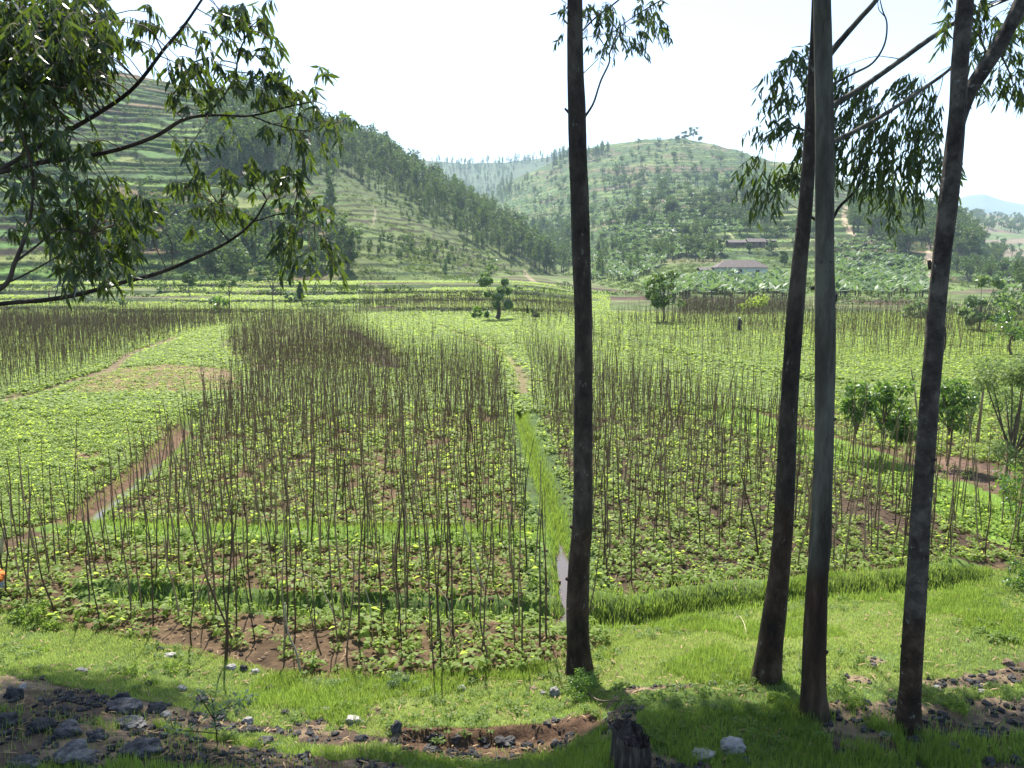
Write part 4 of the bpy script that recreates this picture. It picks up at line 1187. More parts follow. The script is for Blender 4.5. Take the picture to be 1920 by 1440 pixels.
near_tree('eucalyptus_tree', 'smooth grey trunk standing upright right of the dark leaning trunk',
    [(1527, 1342, 46), (1526, 1270, 42), (1528, 1180, 41), (1533, 1080, 39), (1539, 1010, 38), (1541, 940, 36), (1545, 820, 35), (1547, 700, 36), (1547, 590, 36), (1546, 480, 35), (1546, 340, 34), (1545, 200, 33), (1543, 80, 32), (1541, -40, 31)], None, MAT['barkgrey'],
    branches=[([(1555, 102, 13), (1580, 72, 11), (1612, 35, 10), (1650, -10, 9), (1710, -110, 7), (1760, -220, 4)], 9.8), ([(1558, 200, 12), (1610, 168, 11), (1668, 128, 10), (1728, 84, 10), (1788, 44, 8), (1860, 10, 7), (1930, -20, 6), (2060, -90, 4)], [9.8, 10.6, 11.2]), ([(1558, 268, 10), (1610, 242, 9), (1665, 210, 8), (1722, 172, 7), (1776, 134, 6), (1820, 90, 4)], [9.8, 11, 12]), ([(1557, 160, 5), (1600, 138, 4.5), (1636, 118, 4), (1658, 84, 3.5), (1663, 45, 3), (1655, 20, 2.5), (1650, 0, 2)], 9.9), ([(1662, 34, 2), (1648, 18, 1.6), (1646, 0, 1.2)], 9.9), ([(1555, 585, 6), (1566, 566, 5), (1569, 552, 3)], 9.7), ([(1535, 540, 8), (1520, 540, 6)], 9.5)],
    fol=[dict(blobs=[(1590, 135, 34, 14), (1600, 165, 34, 20), (1632, 160, 24, 16), (1622, 205, 40, 16), (1585, 225, 26, 16), (1655, 195, 30, 14), (1700, 235, 34, 26), (1660, 240, 40, 24), (1610, 262, 44, 22), (1712, 150, 18, 22), (1735, 160, 28, 22), (1752, 195, 24, 26), (1742, 235, 28, 24), (1738, 280, 32, 22), (1762, 310, 22, 16), (1700, 290, 40, 20), (1650, 290, 44, 22), (1600, 300, 30, 20), (1640, 325, 30, 16), (1676, 345, 28, 14), (1690, 372, 16, 10), (1722, 350, 16, 14), (1572, 320, 10, 20), (1800, 262, 6, 8), (1806, 310, 8, 6)], Y=12.4, dens=.023, Lf=.18, Wf=.036, slen=.30, n_leaf=9, droop=.9, ydep=.4)],
    crown=(6.6, 15.6, 13.4, 1.8, .7, .4, 14, 470))
near_tree('eucalyptus_tree', 'mottled forked trunk standing rightmost among the tall trees',
    [(1703, 1374, 42), (1706, 1300, 38), (1712, 1200, 37), (1720, 1080, 36), (1727, 960, 35), (1738, 820, 34), (1748, 690, 33), (1755, 590, 32), (1766, 480, 32), (1777, 390, 33), (1788, 290, 32), (1796, 200, 30), (1801, 110, 30), (1810, 0, 29), (1814, -50, 28)], None, MAT['barkmot'],
    branches=[([(1793, 262, 16), (1806, 205, 24), (1822, 165, 26), (1848, 125, 27), (1876, 82, 27), (1898, 40, 27), (1925, -20, 27), (1985, -150, 23), (2030, -300, 17), (2060, -480, 8)], 8.9), ([(1768, 608, 4), (1772, 620, 4), (1773, 640, 3), (1771, 655, 2)], 8.7), ([(1745, 505, 8), (1742, 488, 7)], 8.6), ([(1850, 100, 4), (1830, 60, 3), (1790, 30, 2)], 9.3), ([(1870, 90, 4), (1890, 130, 3), (1900, 160, 2)], 9.1)],
    fol=[dict(blobs=[(1786, 14, 14, 18), (1772, 40, 8, 22), (1776, 65, 6, 12), (1832, 20, 24, 22), (1850, 48, 30, 20), (1826, 62, 12, 12), (1868, 85, 26, 16), (1900, 75, 20, 30), (1845, 145, 18, 14), (1872, 150, 22, 16), (1898, 140, 22, 26), (1908, 170, 14, 14), (1838, 95, 12, 12), (1905, 20, 18, 24)], Y=9.7, dens=.021, Lf=.15, Wf=.027, slen=.22, n_leaf=8, ydep=.3)],
    crown=(9.2, 15.6, 13.2, 2.4, .7, .4, 15, 470))
# tree rooted off the left edge whose boughs hang into the picture
YL = 6.6
lt = thing('eucalyptus_tree', 'leafy boughs hanging in from a tree beyond the left edge', 'tree', (-6.4, 6.4, .8))
base = np.array([-6.4, 6.4, .8])
W = smooth_path(np.array([[-6.4, 6.4, .3], [-6.3, 6.5, 3.], [-6.2, 6.7, 5.5], [-6.4, 6.9, 8.5], [-6.6, 7.2, 13.]]), 40)
V, Q = tube(W, np.linspace(.19, .10, 40), 16, .08, 3); link('trunk', geo_mesh('trunk', Geo().add(V - base, Q), [MAT['barkdark']], True), lt)
BR = [([(-420, 520, 14), (-120, 385, 12), (0, 318, 9), (80, 272, 8.5), (180, 215, 8), (250, 165, 7), (308, 92, 6), (345, 48, 5), (382, -6, 4)], YL),
      ([(-420, 520, 14), (-120, 350, 11), (0, 323, 9), (70, 306, 9), (140, 296, 8.5), (215, 282, 8), (290, 256, 7.5), (345, 224, 7), (400, 216, 5), (470, 217, 4), (540, 200, 3.5), (590, 190, 2.5)], YL),
      ([(385, 216, 5), (415, 185, 4), (440, 145, 3.5), (448, 100, 3), (470, 50, 2.5)], YL),
      ([(470, 217, 3), (520, 235, 2.5), (570, 245, 2), (610, 235, 1.5)], YL),
      ([(-420, 640, 13), (-120, 590, 10), (0, 570, 8.5), (90, 562, 8.5), (160, 549, 8.5), (225, 531, 8), (300, 511, 7.5), (370, 482, 6.5), (430, 452, 5.5), (475, 415, 4), (500, 375, 3)], YL),
      ([(430, 452, 3), (400, 410, 2.2), (415, 370, 1.8)], YL), ([(475, 415, 3), (540, 400, 2.2), (590, 420, 1.8)], YL),
      ([(-120, 590, 9), (0, 542, 9), (28, 492, 8), (48, 440, 7), (60, 385, 5), (62, 320, 4)], YL - .3),
      ([(28, 492, 5), (70, 460, 4), (110, 430, 3), (170, 440, 2)], YL - .3), ([(-100, 560, 6), (0, 535, 4), (60, 508, 3), (110, 480, 2.5), (150, 460, 2)], YL - .2),
      ([(-200, 200, 9), (-40, 150, 7), (60, 110, 6), (140, 60, 4), (200, 30, 3)], YL), ([(-40, 150, 5), (30, 180, 4), (60, 220, 3)], YL)]
bg = Geo(); anchors = []
for bp_, by_ in BR:
    BW, br = px_path(bp_, by_, len(bp_) * 7); V, Q = tube(BW, br, 8, .06, 5); link('branch', geo_mesh('branch', Geo().add(V - base, Q), [MAT['barkdark']], True), lt); anchors.append(BW)
mass = [(40, 50, 120, 70, 1.6), (60, 130, 100, 50, 1.6), (160, 40, 60, 50, 1.3), (185, 95, 45, 30), (30, 190, 60, 30, 1.3), (120, 130, 40, 40, 1.2), (50, 235, 60, 26), (110, 260, 60, 24), (165, 285, 40, 20), (30, 290, 40, 20), (60, 340, 60, 26), (150, 340, 60, 26), (215, 345, 38, 22), (245, 375, 36, 22), (285, 415, 26, 22), (200, 400, 50, 26), (120, 400, 60, 26), (60, 400, 40, 26, .7), (35, 440, 14, 28, .7), (120, 445, 50, 28), (175, 455, 56, 32), (230, 440, 40, 24), (190, 500, 50, 26), (240, 490, 30, 14, .7), (125, 500, 34, 26), (205, 530, 26, 14, .8), (140, 540, 26, 10, .6)]
arm = [(272, 92, 20, 14), (290, 50, 34, 14, .7), (310, 62, 20, 12, .7), (352, 55, 14, 10, .7), (280, 14, 18, 10, .4), (392, 50, 14, 14), (385, 80, 16, 12), (430, 20, 34, 18), (470, 30, 26, 24), (440, 62, 22, 20), (492, 70, 18, 20), (470, 95, 22, 14), (330, 118, 30, 14), (352, 145, 30, 14), (395, 130, 34, 14), (375, 172, 34, 14), (425, 160, 24, 14), (352, 195, 26, 12), (410, 205, 20, 10, .7), (465, 150, 30, 16), (515, 150, 30, 16), (480, 185, 30, 12), (540, 175, 30, 16), (596, 148, 18, 12), (575, 185, 20, 16), (560, 215, 26, 12), (600, 222, 24, 14), (630, 238, 20, 16), (545, 250, 22, 12), (585, 262, 20, 12), (580, 285, 12, 8), (345, 258, 22, 10), (372, 265, 14, 10), (430, 248, 10, 5, .5), (512, 235, 16, 8)]
low = [(362, 352, 22, 18), (385, 342, 20, 12), (415, 325, 18, 10), (445, 325, 26, 12), (485, 325, 26, 16), (510, 345, 24, 14), (545, 320, 22, 16), (562, 345, 16, 16), (578, 372, 12, 12), (395, 385, 22, 14), (425, 398, 28, 14), (368, 425, 10, 14), (455, 415, 14, 10), (470, 360, 14, 14), (540, 388, 24, 10), (560, 415, 28, 16), (600, 400, 22, 16), (545, 440, 24, 12), (580, 450, 28, 14), (612, 470, 20, 12), (550, 478, 14, 8), (590, 482, 12, 8), (510, 455, 10, 6)]
cr = Geo(); tw = Geo()
for bl, dn, yd in ((mass[:4], .024, .40), (mass[4:], .0135, .35), (arm, .018, .15), (low, .018, .15)):
    g_, st_, P0 = foliage(bl, YL, dn, .118, .027, .19, 8, .6, yd, anchors)
    V, Q, T, M = g_.arr(); cr.add(V - base, Q, T); V, Q, T, M = st_.arr(); tw.add(V - base, Q)
    b2 = Geo(); connect(b2, P0, anchors, 3, .004); V, Q, T, M = b2.arr(); tw.add(V - base, Q)
# crown above and beyond the frame, which shades the verge
P0 = []; O = []
for b_ in range(58):
    c = np.array([-5.0, 15.7, 13.5]) + rng.uniform(-1, 1, 3) * [4.6, .8, .4]
    if b_ < 7: c = np.array([-6.4, 18.3, 14.2]) + rng.uniform(-1, 1, 3) * [1.3, .4, .2]
    c[2] = max(c[2], 7.3 + .335 * c[1])
    BW = smooth_path(np.array([W[-6], (W[-6] + c) / 2 + [0, 0, .4], c]), 8)
    V, Q = tube(BW, np.linspace(.05, .01, 8), 5, cap=False); tw.add(V - base, Q)
    V, Q, T = clump(c, 470); cr.add(V - base, Q, T)
V, Q, T, M = tw.arr(); cr.add(V, Q, T, 1); link('crown', geo_mesh('crown', cr, [MAT['euc'], MAT['twig']]), lt)

# ------------------------------------------------------------------ hillside and valley trees
def crown_blobs(blobs, n, size, base_t=.5):
    """leaf clumps on and inside ellipsoids (x,y,z,rx,ry,rz)"""
    g = Geo(); w = np.array([b_[3] * b_[4] + b_[5] * b_[3] for b_ in blobs]); w = w / w.sum()
    for b_, k in zip(blobs, w):
        m = max(6, int(n * k)); d = rng.normal(size=(m, 3)); d /= np.linalg.norm(d, axis=1, keepdims=True)
        r = rng.uniform(.35, 1.05, m) ** .6
        c = np.array(b_[:3]) + d * r[:, None] * np.array(b_[3:6])
        V, Q = quads_batch(c, size * rng.uniform(.6, 1.4, m)); bt = np.clip(rng.normal(base_t, .12), 0, 1)
        g.add(V, Q, np.repeat(np.clip(bt + rng.normal(0, .15, m), 0, 1), 4))
    return g
def mk_tree(kind, h, n, size):
    tg = Geo(); bl = []
    if kind == 'tall':      # eucalyptus: slim, open, clumps up the stem
        V, Q = tube(smooth_path(np.array([[0, 0, -.3], [rng.normal(0, .1), 0, h * .5], [rng.normal(0, .2), rng.normal(0, .2), h * .92]]), 7), np.linspace(.14, .04, 7) * h / 9, 5, cap=False); tg.add(V, Q)
        for k in range(9):
            z = h * (.32 + .68 * (k + .5) / 9); r = h * (.15 if k < 7 else .09) * rng.uniform(.6, 1.2)
            a = rng.uniform(0, 6.28); off = h * .09 * rng.random()
            bl.append((math.cos(a) * off, math.sin(a) * off, z, r, r, h * .085))
    elif kind == 'cone':
        V, Q = tube(np.array([[0, 0, -.2], [0, 0, h * .9]]), [.02 * h, .006 * h], 5, cap=False); tg.add(V, Q)
        for k in range(7):
            z = h * (.12 + .8 * k / 7); r = h * .22 * (1 - k / 8.5); bl.append((rng.normal(0, .02) * h, rng.normal(0, .02) * h, z, r, r, h * .11))
    else:
        V, Q = tube(smooth_path(np.array([[0, 0, -.3], [rng.normal(0, .05) * h, 0, h * .3], [rng.normal(0, .05) * h, 0, h * .6]]), 6), np.linspace(.035, .015, 6) * h, 6, cap=False); tg.add(V, Q)
        lo = .2 if kind == 'bush' else .42
        for k in range(11):
            a = rng.uniform(0, 6.28); q = rng.random() ** .5 * h * .26; z = h * rng.uniform(lo, .9)
            r = h * rng.uniform(.10, .17); bl.append((math.cos(a) * q, math.sin(a) * q, z, r, r, r * .8))
            if kind != 'bush':
                V, Q = tube(np.array([[0, 0, h * .4], [math.cos(a) * q, math.sin(a) * q, z]]), [.012 * h, .004 * h], 4, cap=False); tg.add(V, Q)
    return tg, crown_blobs(bl, n, size)
def kind_set(kind, h, n, size, cnt): return [mk_tree(kind, h, n, size) for _ in range(cnt)]
def comb(t):
    g = Geo(); V, Q, T, M = t[0].arr(); g.add(V, Q, T, 1); V, Q, T, M = t[1].arr(); g.add(V, Q, T, 0); return g.arr()

def px_scatter(poly, n):
    P = np.array(poly, float); x0, y0 = P.min(0); x1, y1 = P.max(0)
    u = []; v = []
    while len(u) < n:
        a = rng.uniform(x0, x1, n * 3); b_ = rng.uniform(y0, y1, n * 3); k = inpoly(a, b_, P)
        u += list(a[k]); v += list(b_[k])
    return ground_at(np.array(u[:n]), np.array(v[:n]))
print('hill trees')
tall = kind_set('tall', 9.5, 330, .62, 8); rnd = kind_set('round', 6, 330, .52, 6); cone = kind_set('cone', 6, 260, .45, 2); bush = kind_set('bush', 3, 200, .42, 5)
T_M = {}
for nm, st in (('tall', tall), ('round', rnd), ('cone', cone), ('bush', bush)):
    T_M[nm] = [(geo_mesh('trunk', a, [MAT['twig']]), geo_mesh('crown', b_, [MAT['far']])) for a, b_ in st]
T_A = dict(tall=[comb(t) for t in tall], round=[comb(t) for t in rnd], bush=[comb(t) for t in bush])
# (polygon, number, kind, scale range, phrase)
FOREST = [
    ([(400, 240), (450, 190), (520, 195), (600, 232), (700, 286), (800, 342), (900, 404), (1000, 458), (1062, 505), (1040, 522), (960, 490), (880, 430), (800, 385), (740, 345), (660, 305), (560, 285), (480, 330), (400, 330), (390, 270)], 620, 'tall', (.8, 1.6), 'on the wooded ridge of the left hill'),
    ([(640, 262), (700, 288), (800, 344), (900, 408), (1000, 462), (1010, 470), (900, 420), (800, 360), (700, 304), (640, 280)], 120, 'tall', (1.0, 1.6), 'along the crest of the left hill'),
    ([(480, 300), (560, 285), (660, 300), (760, 350), (900, 440), (1000, 505), (900, 470), (780, 400), (680, 345), (600, 345), (520, 330)], 160, 'tall', (.4, 1.0), 'thinly on the open slope of the left hill'),
    ([(960, 430), (1075, 450), (1078, 525), (1020, 520), (960, 470)], 80, 'tall', (.9, 1.7), 'at the valley mouth left of the middle trunk'),
    ([(1100, 450), (1180, 440), (1200, 520), (1105, 525)], 30, 'tall', (.5, .9), 'at the valley mouth right of the middle trunk'),
    ([(750, 296), (870, 305), (1000, 295), (1140, 290), (1140, 302), (1000, 312), (870, 325), (770, 320)], 260, 'tall', (1.0, 1.6), 'on the misty far ridge'),
    ([(780, 320), (960, 320), (1000, 350), (900, 400), (830, 350)], 170, 'tall', (.9, 1.5), 'on the misty slope below the far ridge'),
    ([(1000, 300), (1105, 280), (1250, 270), (1420, 300), (1460, 350), (1000, 350)], 70, 'round', (.8, 1.7), 'high among the terraces of the middle hill'),
    ([(1590, 400), (1650, 370), (1760, 400), (1830, 440), (1835, 490), (1740, 470), (1690, 480), (1600, 440)], 260, 'round', (1.1, 2.1), 'in the dense grove between the right trunks'),
    ([(1780, 395), (1920, 405), (1920, 440), (1830, 430)], 150, 'round', (.9, 1.5), 'on the far right hillside'),
    ([(1830, 440), (1920, 450), (1920, 560), (1840, 540), (1770, 500)], 90, 'round', (.7, 1.3), 'on the lower slope at the right edge'),
    ([(1000, 350), (1105, 330), (1250, 330), (1420, 350), (1480, 390), (1420, 430), (1300, 430), (1000, 440)], 200, 'round', (.7, 1.8), 'among the terraces of the middle hill'),
    ([(1290, 375), (1400, 370), (1500, 400), (1420, 440), (1300, 440)], 80, 'round', (.8, 1.3), 'in a clump at the middle of the centre hill'),
    ([(1270, 440), (1350, 450), (1340, 490), (1220, 500), (1150, 480)], 40, 'round', (.7, 1.2), 'left of the farm houses'),
    ([(1400, 430), (1560, 430), (1560, 445), (1410, 447)], 40, 'round', (.6, .9), 'in the hedge behind the upper house'),
    ([(1560, 330), (1700, 360), (1640, 380), (1560, 360)], 30, 'round', (.8, 1.4), 'on the skyline between the right trunks'),
    ([(0, 120), (400, 190), (400, 320), (0, 440)], 80, 'bush', (.6, 1.2), 'on the terraces of the left hill'),
    ([(560, 420), (700, 440), (900, 470), (980, 510), (850, 505), (700, 480), (560, 470)], 150, 'bush', (.4, .9), 'on the grassy lower slope of the left hill'),
    ([(680, 340), (860, 420), (930, 480), (820, 440), (700, 390)], 50, 'bush', (.4, .8), 'on the open upper slope of the left hill'),
    ([(250, 380), (450, 400), (640, 430), (660, 510), (400, 520), (220, 470)], 170, 'bush', (.9, 2.2), 'on the banks at the foot of the left hill'),
]
allp = []
for poly, n, kd, (s0, s1), ph in FOREST:
    P = px_scatter(poly, n); k = ~np.isnan(P[:, 0]); P = P[k]
    s = rng.uniform(s0, s1, len(P))
    for p, q in zip(P, s): allp.append((kd, p, q, ph))
size = np.array([dict(tall=9.5, round=6, bush=3)[k] * s / p[1] for k, p, s, ph in allp])
order = np.argsort(-size)
nind = {'tall': 0, 'round': 0, 'bush': 0}; lim = {'tall': 150, 'round': 100, 'bush': 50}
restp = {'tall': [], 'round': [], 'bush': []}
FIRST = {}
NMS = dict(tall='eucalyptus_tree', round='broadleaf_tree', bush='bush')
def place_tree(kd, j, loc, sc_, label, cat, group, name=None, rz=None):
    key = (kd, j)
    rz = rng.uniform(0, 6.28) if rz is None else rz
    if key not in FIRST:
        r = thing(name or NMS[kd], label, cat, tuple(loc), rz, group); r.scale = (sc_,) * 3
        link('trunk', T_M[kd][j][0], r); link('crown', T_M[kd][j][1], r); FIRST[key] = r
        return r
    r = dup_tree(FIRST[key], tuple(loc), rz, sc_, label, group); r['category'] = cat
    return r
for i in order:
    kd, p, s, ph = allp[i]
    if nind[kd] < lim[kd]:
        nind[kd] += 1
        big = {'tall': 9.5, 'round': 6, 'bush': 3}[kd] * s / p[1]
        sz_ = 'large' if s > 1.05 else ('small' if s < .75 else 'middling')
        lk_ = dict(tall='slim hazy green eucalyptus', round='dark rounded tree', bush='low dark bush')[kd]
        place_tree(kd, int(rng.integers(0, len(T_M[kd]))), p, s, f'{sz_} {lk_} {ph}', 'bush' if kd == 'bush' else 'tree', f'{sz_} {NMS[kd].replace("_", " ")}s {ph}')
    else: restp[kd].append((p, s))
V_, Q_, T_, M_ = [], [], [], []; n0 = 0
for kd in restp:
    if not restp[kd]: continue
    P = np.array([p for p, s in restp[kd]]); S = np.array([s for p, s in restp[kd]])
    V, Q, T, M = merged(T_A[kd], P, rng.uniform(0, 6.28, len(P)), S)
    V_.append(V); Q_.append(Q + n0); T_.append(T); M_.append(M); n0 += len(V)
tag(link('distant_woodland', make_mesh('distant_woodland', np.concatenate(V_), np.concatenate(Q_), [MAT['far'], MAT['twig']], np.concatenate(T_), np.concatenate(M_))), 'hazy woodland covering the distant slopes', kind='stuff')

# scrub and tussocks that roughen the open slopes, and crops on the stepped fields
TUS = []
for _ in range(6):
    m = 14; c = rng.normal(0, .35, (m, 3)); c[:, 2] = rng.uniform(.05, .5, m); V, Q = quads_batch(c, .45 * rng.uniform(.6, 1.3, m)); TUS.append(Geo().add(V, Q, np.repeat(np.clip(rng.normal(.6, .25, m), 0, 1), 4)).arr())
n = 60000; Y = 172 * (950 / 172.) ** rng.random(n); X = rng.uniform(-.70, .70, n) * Y
Z, I_ = terrain(X.copy(), Y.copy(), True)
k = ((I_['L'] == 1) | (I_['L'] == 2)) & (fbm(X / 9, Y / 5, 210) + rng.normal(0, .06, n) > .53); X, Y, Z = X[k], Y[k], Z[k]
V, Q, T, M = merged(TUS, np.stack([X, Y, Z], -1), rng.uniform(0, 6.28, len(X)), rng.uniform(.5, 1.5, len(X)) * (1 + 1.2 * sm(Y, 400, 900)))
MAT['scrub'] = leaf_mat('scrub_leaves', (.035, .060, .018), (.10, .145, .040), (.18, .24, .045), .35, .7, .2)
tag(link('hill_scrub', make_mesh('hill_scrub', V, Q, [MAT['scrub']], T)), 'low scrub and grass tussocks on the hillsides', kind='stuff'); print('scrub', len(X))
n = 30000; Y = rng.uniform(100, 182, n); X = rng.uniform(-.70, .12, n) * Y
Y = np.round(Y / .9) * .9 + rng.normal(0, .1, n); Z, I_ = terrain(X.copy(), Y.copy(), True); k = (I_['L'] == 0) & (_h(np.floor(X / 15), np.floor(Y / 12), 44) > .3); X, Y, Z = X[k], Y[k], Z[k]
V, Q, T, M = merged(BFa, np.stack([X, Y, Z], -1), rng.uniform(0, 6.28, len(X)), rng.uniform(.9, 1.6, len(X)))
tag(link('terrace_crop', make_mesh('terrace_crop', V, Q, [MAT['bean']], T)), 'pale rows of young crop on the stepped fields below the left hill', kind='stuff')

# bananas
def banana():
    g = Geo(); nl = 8; h = rng.uniform(1.0, 1.7)
    V, Q = tube(np.array([[0, 0, -.2], [0, 0, h]]), [.14, .09], 6, cap=False); g.add(V, Q, .3, 1)
    a = np.arange(nl) * 2.4 + rng.uniform(0, .6, nl)
    d = np.stack([np.cos(a), np.sin(a), rng.uniform(.5, 1.6, nl)], -1)
    V, Q, k = leaf_batch(np.tile([0, 0, h - .1], (nl, 1)), d, np.tile([0, 0, 1.], (nl, 1)) + rng.normal(0, .2, (nl, 3)), rng.uniform(1.6, 2.5, nl), rng.uniform(.45, .65, nl), .42, -.12, 'long')
    g.add(V, Q, np.repeat(rng.uniform(.2, 1, nl), k), 0)
    return g
BN = [banana() for _ in range(6)]; BNm = [geo_mesh('banana_plant', g_, [MAT['banana'], MAT['twig']]) for g_ in BN]
BGROVE = [
    ([(1210, 540), (1300, 522), (1500, 525), (1500, 560), (1210, 565)], 260, (.8, 1.3), 'around the lower farmhouse'),
    ([(1560, 455), (1660, 450), (1740, 500), (1740, 560), (1560, 560)], 420, (.8, 1.3), 'in the grove between the right trunks'),
    ([(1100, 470), (1200, 440), (1330, 460), (1240, 500), (1190, 530), (1100, 530)], 380, (.8, 1.3), 'at the foot of the middle hill'),
    ([(930, 330), (1070, 380), (1070, 440), (960, 410)], 160, (1., 1.6), 'on the slope left of the middle trunk'),
    ([(1100, 380), (1280, 350), (1420, 390), (1400, 440), (1120, 450)], 480, (1., 1.5), 'on the middle hill'),
    ([(1120, 300), (1400, 320), (1480, 370), (1100, 360)], 160, (1.1, 1.6), 'high on the middle hill'),
    ([(1500, 400), (1560, 410), (1500, 460), (1440, 440)], 60, (.9, 1.3), 'above the upper house'),
    ([(1830, 500), (1920, 480), (1920, 560), (1830, 560)], 60, (.8, 1.3), 'at the right edge of the valley'),
    ([(1290, 470), (1340, 450), (1360, 485), (1310, 495)], 26, (.8, 1.2), 'beside the upper house'),
]
allb = []
for poly, n, (s0, s1), ph in BGROVE:
    P = px_scatter(poly, n); P = P[~np.isnan(P[:, 0])]
    for p in P: allb.append((p, rng.uniform(s0, s1), ph))
order = sorted(range(len(allb)), key=lambda i: allb[i][0][1] / allb[i][1])
for q, i in enumerate(order[:300]):
    p, s, ph = allb[i]; o = link('banana_plant', BNm[q % 6], None, p, rng.uniform(0, 6.28), s)
    tag(o, f'{"broad" if s > 1.05 else "small"} banana plant with pale arching leaves {ph}', 'banana plant', f'{"broad" if s > 1.05 else "small"} banana plants {ph}')
P = np.array([allb[i][0] for i in order[300:]]); S = np.array([allb[i][1] for i in order[300:]])
V, Q, T, M = merged([g_.arr() for g_ in BN], P, rng.uniform(0, 6.28, len(P)), S)
tag(link('banana_grove', make_mesh('banana_grove', V, Q, [MAT['banana'], MAT['twig']], T, M)), 'mass of banana plants on the hazy middle hill', kind='stuff')

# single trees of the valley
def solo(name, label, u, v, h_px, kind, leaf, w=1., n=500, size=None, Yset=None, trunk_frac=.4, cat='tree', bark=None, leaf_kind='clump', tw=1.):
    p = ground_at([u], [v])[0]
    if np.isnan(p[0]): print('miss', label); return
    hm = h_px * (p[1] * CT - (p[2] - H) * ST) / F
    root = thing(name, label, cat, tuple(p))
    tg = Geo(); bl = []; bk = bark or MAT['twig']
    if kind in ('umbrella', 'open', 'pollard', 'bush', 'cone', 'round'):
        tf = trunk_frac
        V, Q = tube(smooth_path(np.array([[0, 0, -.1], [rng.normal(0, .03) * hm, 0, hm * tf * .6], [rng.normal(0, .03) * hm, 0, hm * min(.85, tf + .3)]]), 8), np.linspace(.022, .009, 8) * hm * tw, 6, cap=False)
        if kind != 'bush': tg.add(V, Q)
        nb = dict(umbrella=9, open=14, pollard=12, bush=12, cone=8, round=14)[kind]
        for k in range(nb):
            a = rng.uniform(0, 6.28)
            if kind == 'umbrella': q = rng.uniform(.1, .34) * hm * w; z = hm * rng.uniform(.72, .97); r = .09 * hm; rz_ = .03 * hm
            elif kind == 'cone': q = 0; z = hm * (.15 + .8 * k / nb); r = hm * .2 * w * (1 - k / (nb + 2)); rz_ = hm * .09
            elif kind == 'bush': q = rng.random() ** .5 * .42 * hm * w; z = hm * rng.uniform(.15, .82) * (1 - .3 * q / (hm * w)); r = .17 * hm; rz_ = .13 * hm
            else: q = rng.random() ** .5 * .30 * hm * w; z = hm * rng.uniform(tf, .93); r = hm * rng.uniform(.08, .13) * w ** .5; rz_ = r * .8
            c = (math.cos(a) * q, math.sin(a) * q, z); bl.append((*c, r, r, rz_))
            if kind in ('umbrella', 'open', 'pollard', 'round'):
                s_ = np.array([0, 0, hm * tf * rng.uniform(.7, 1.2)]); V, Q = tube(smooth_path(np.array([s_, (s_ + c) / 2 + [0, 0, -.02 * hm], c]), 5), np.linspace(.008, .003, 5) * hm, 4, cap=False); tg.add(V, Q)
    size = size or .06 * hm
    if leaf_kind == 'clump': cg = crown_blobs(bl, n, size)
    else:
        cg = Geo()
        for b_ in bl:
            m = max(4, n // len(bl)); d = rng.normal(size=(m, 3)); d /= np.linalg.norm(d, axis=1, keepdims=True)
            c = np.array(b_[:3]) + d * (rng.random(m) ** .45)[:, None] * np.array(b_[3:6])
            dd = d * .7 + rng.normal(0, .4, (m, 3)); dd[:, 2] -= .5
            V, Q, k = leaf_batch(c, dd, rng.normal(size=(m, 3)), size * rng.uniform(.7, 1.3, m), size * .38 * rng.uniform(.7, 1.2, m), .3, .05, 'broad')
            cg.add(V, Q, np.repeat(np.clip(rng.normal(.5, .25, m), 0, 1), k))
    if tg.n: link('trunk' if cat == 'tree' else 'stems', geo_mesh('trunk', tg, [bk], True), root)
    link('crown' if cat == 'tree' else 'foliage', geo_mesh('crown', cg, [leaf]), root)
    return root
fa, pa, sh_, fe = MAT['far'], MAT['pale'], MAT['shrub'], MAT['feather']
solo('pollard_tree', 'bushy pollard tree with two thick dark stems in the middle of the valley', 931, 600, 92, 'pollard', pa, 1.1, 1300, .45, trunk_frac=.30, tw=2.6)
solo('bush', 'leafy bush left of the two stemmed pollard tree', 893, 597, 26, 'bush', sh_, 1., 220, .35, cat='bush')
solo('bush', 'small upright bush between leafy bush and pollard tree', 912, 598, 20, 'bush', sh_, .5, 120, .3, cat='bush')
solo('bush', 'dark squat bush right of the pollard tree', 1004, 597, 22, 'bush', fa, .8, 220, .3, cat='bush')
solo('bush', 'thin dark cone shaped bush beside the squat bush', 989, 590, 20, 'cone', fa, .6, 100, .3, cat='bush')
solo('broadleaf_tree', 'round open crowned tree between middle trunk and leaning trunk', 1243, 607, 96, 'round', fa, 1.15, 800, .42, trunk_frac=.35, tw=.9)
solo('bush', 'bright yellow green bush standing before the lower farmhouse', 1413, 590, 48, 'bush', MAT['bean'], 1.1, 420, .35, cat='bush')
solo('umbrella_tree', 'slender tree with flat spreading crown left of the round hill bushes', 513, 592, 92, 'umbrella', pa, .9, 420, .5, trunk_frac=.7, tw=.6)
solo('umbrella_tree', 'slender flat crowned tree left of the taller spreading one', 432, 590, 74, 'umbrella', pa, .9, 380, .45, trunk_frac=.65, tw=.7)
solo('broadleaf_tree', 'small round headed tree on a thin stem at the left foot of the hill', 357, 556, 46, 'round', fa, .8, 360, .5, trunk_frac=.45)
solo('cypress', 'small dark pointed tree on the terrace edge right of the umbrella trees', 563, 562, 36, 'cone', fa, 1.1, 260, .5)
solo('bush', 'dark big leaved plant left of the umbrella trees', 415, 580, 28, 'bush', sh_, 1.2, 160, .5, cat='bush')
solo('bush', 'small grey leaved plant left of the dark big leaved plant', 399, 572, 18, 'bush', pa, .9, 80, .5, cat='bush')
solo('bush', 'pale bushy plant under the cypress', 545, 566, 20, 'bush', pa, 1.6, 160, .5, cat='bush')
solo('bush', 'pale leaved plant poking out of the far left stakes', 131, 612, 20, 'bush', pa, 1.3, 120, .4, cat='bush')
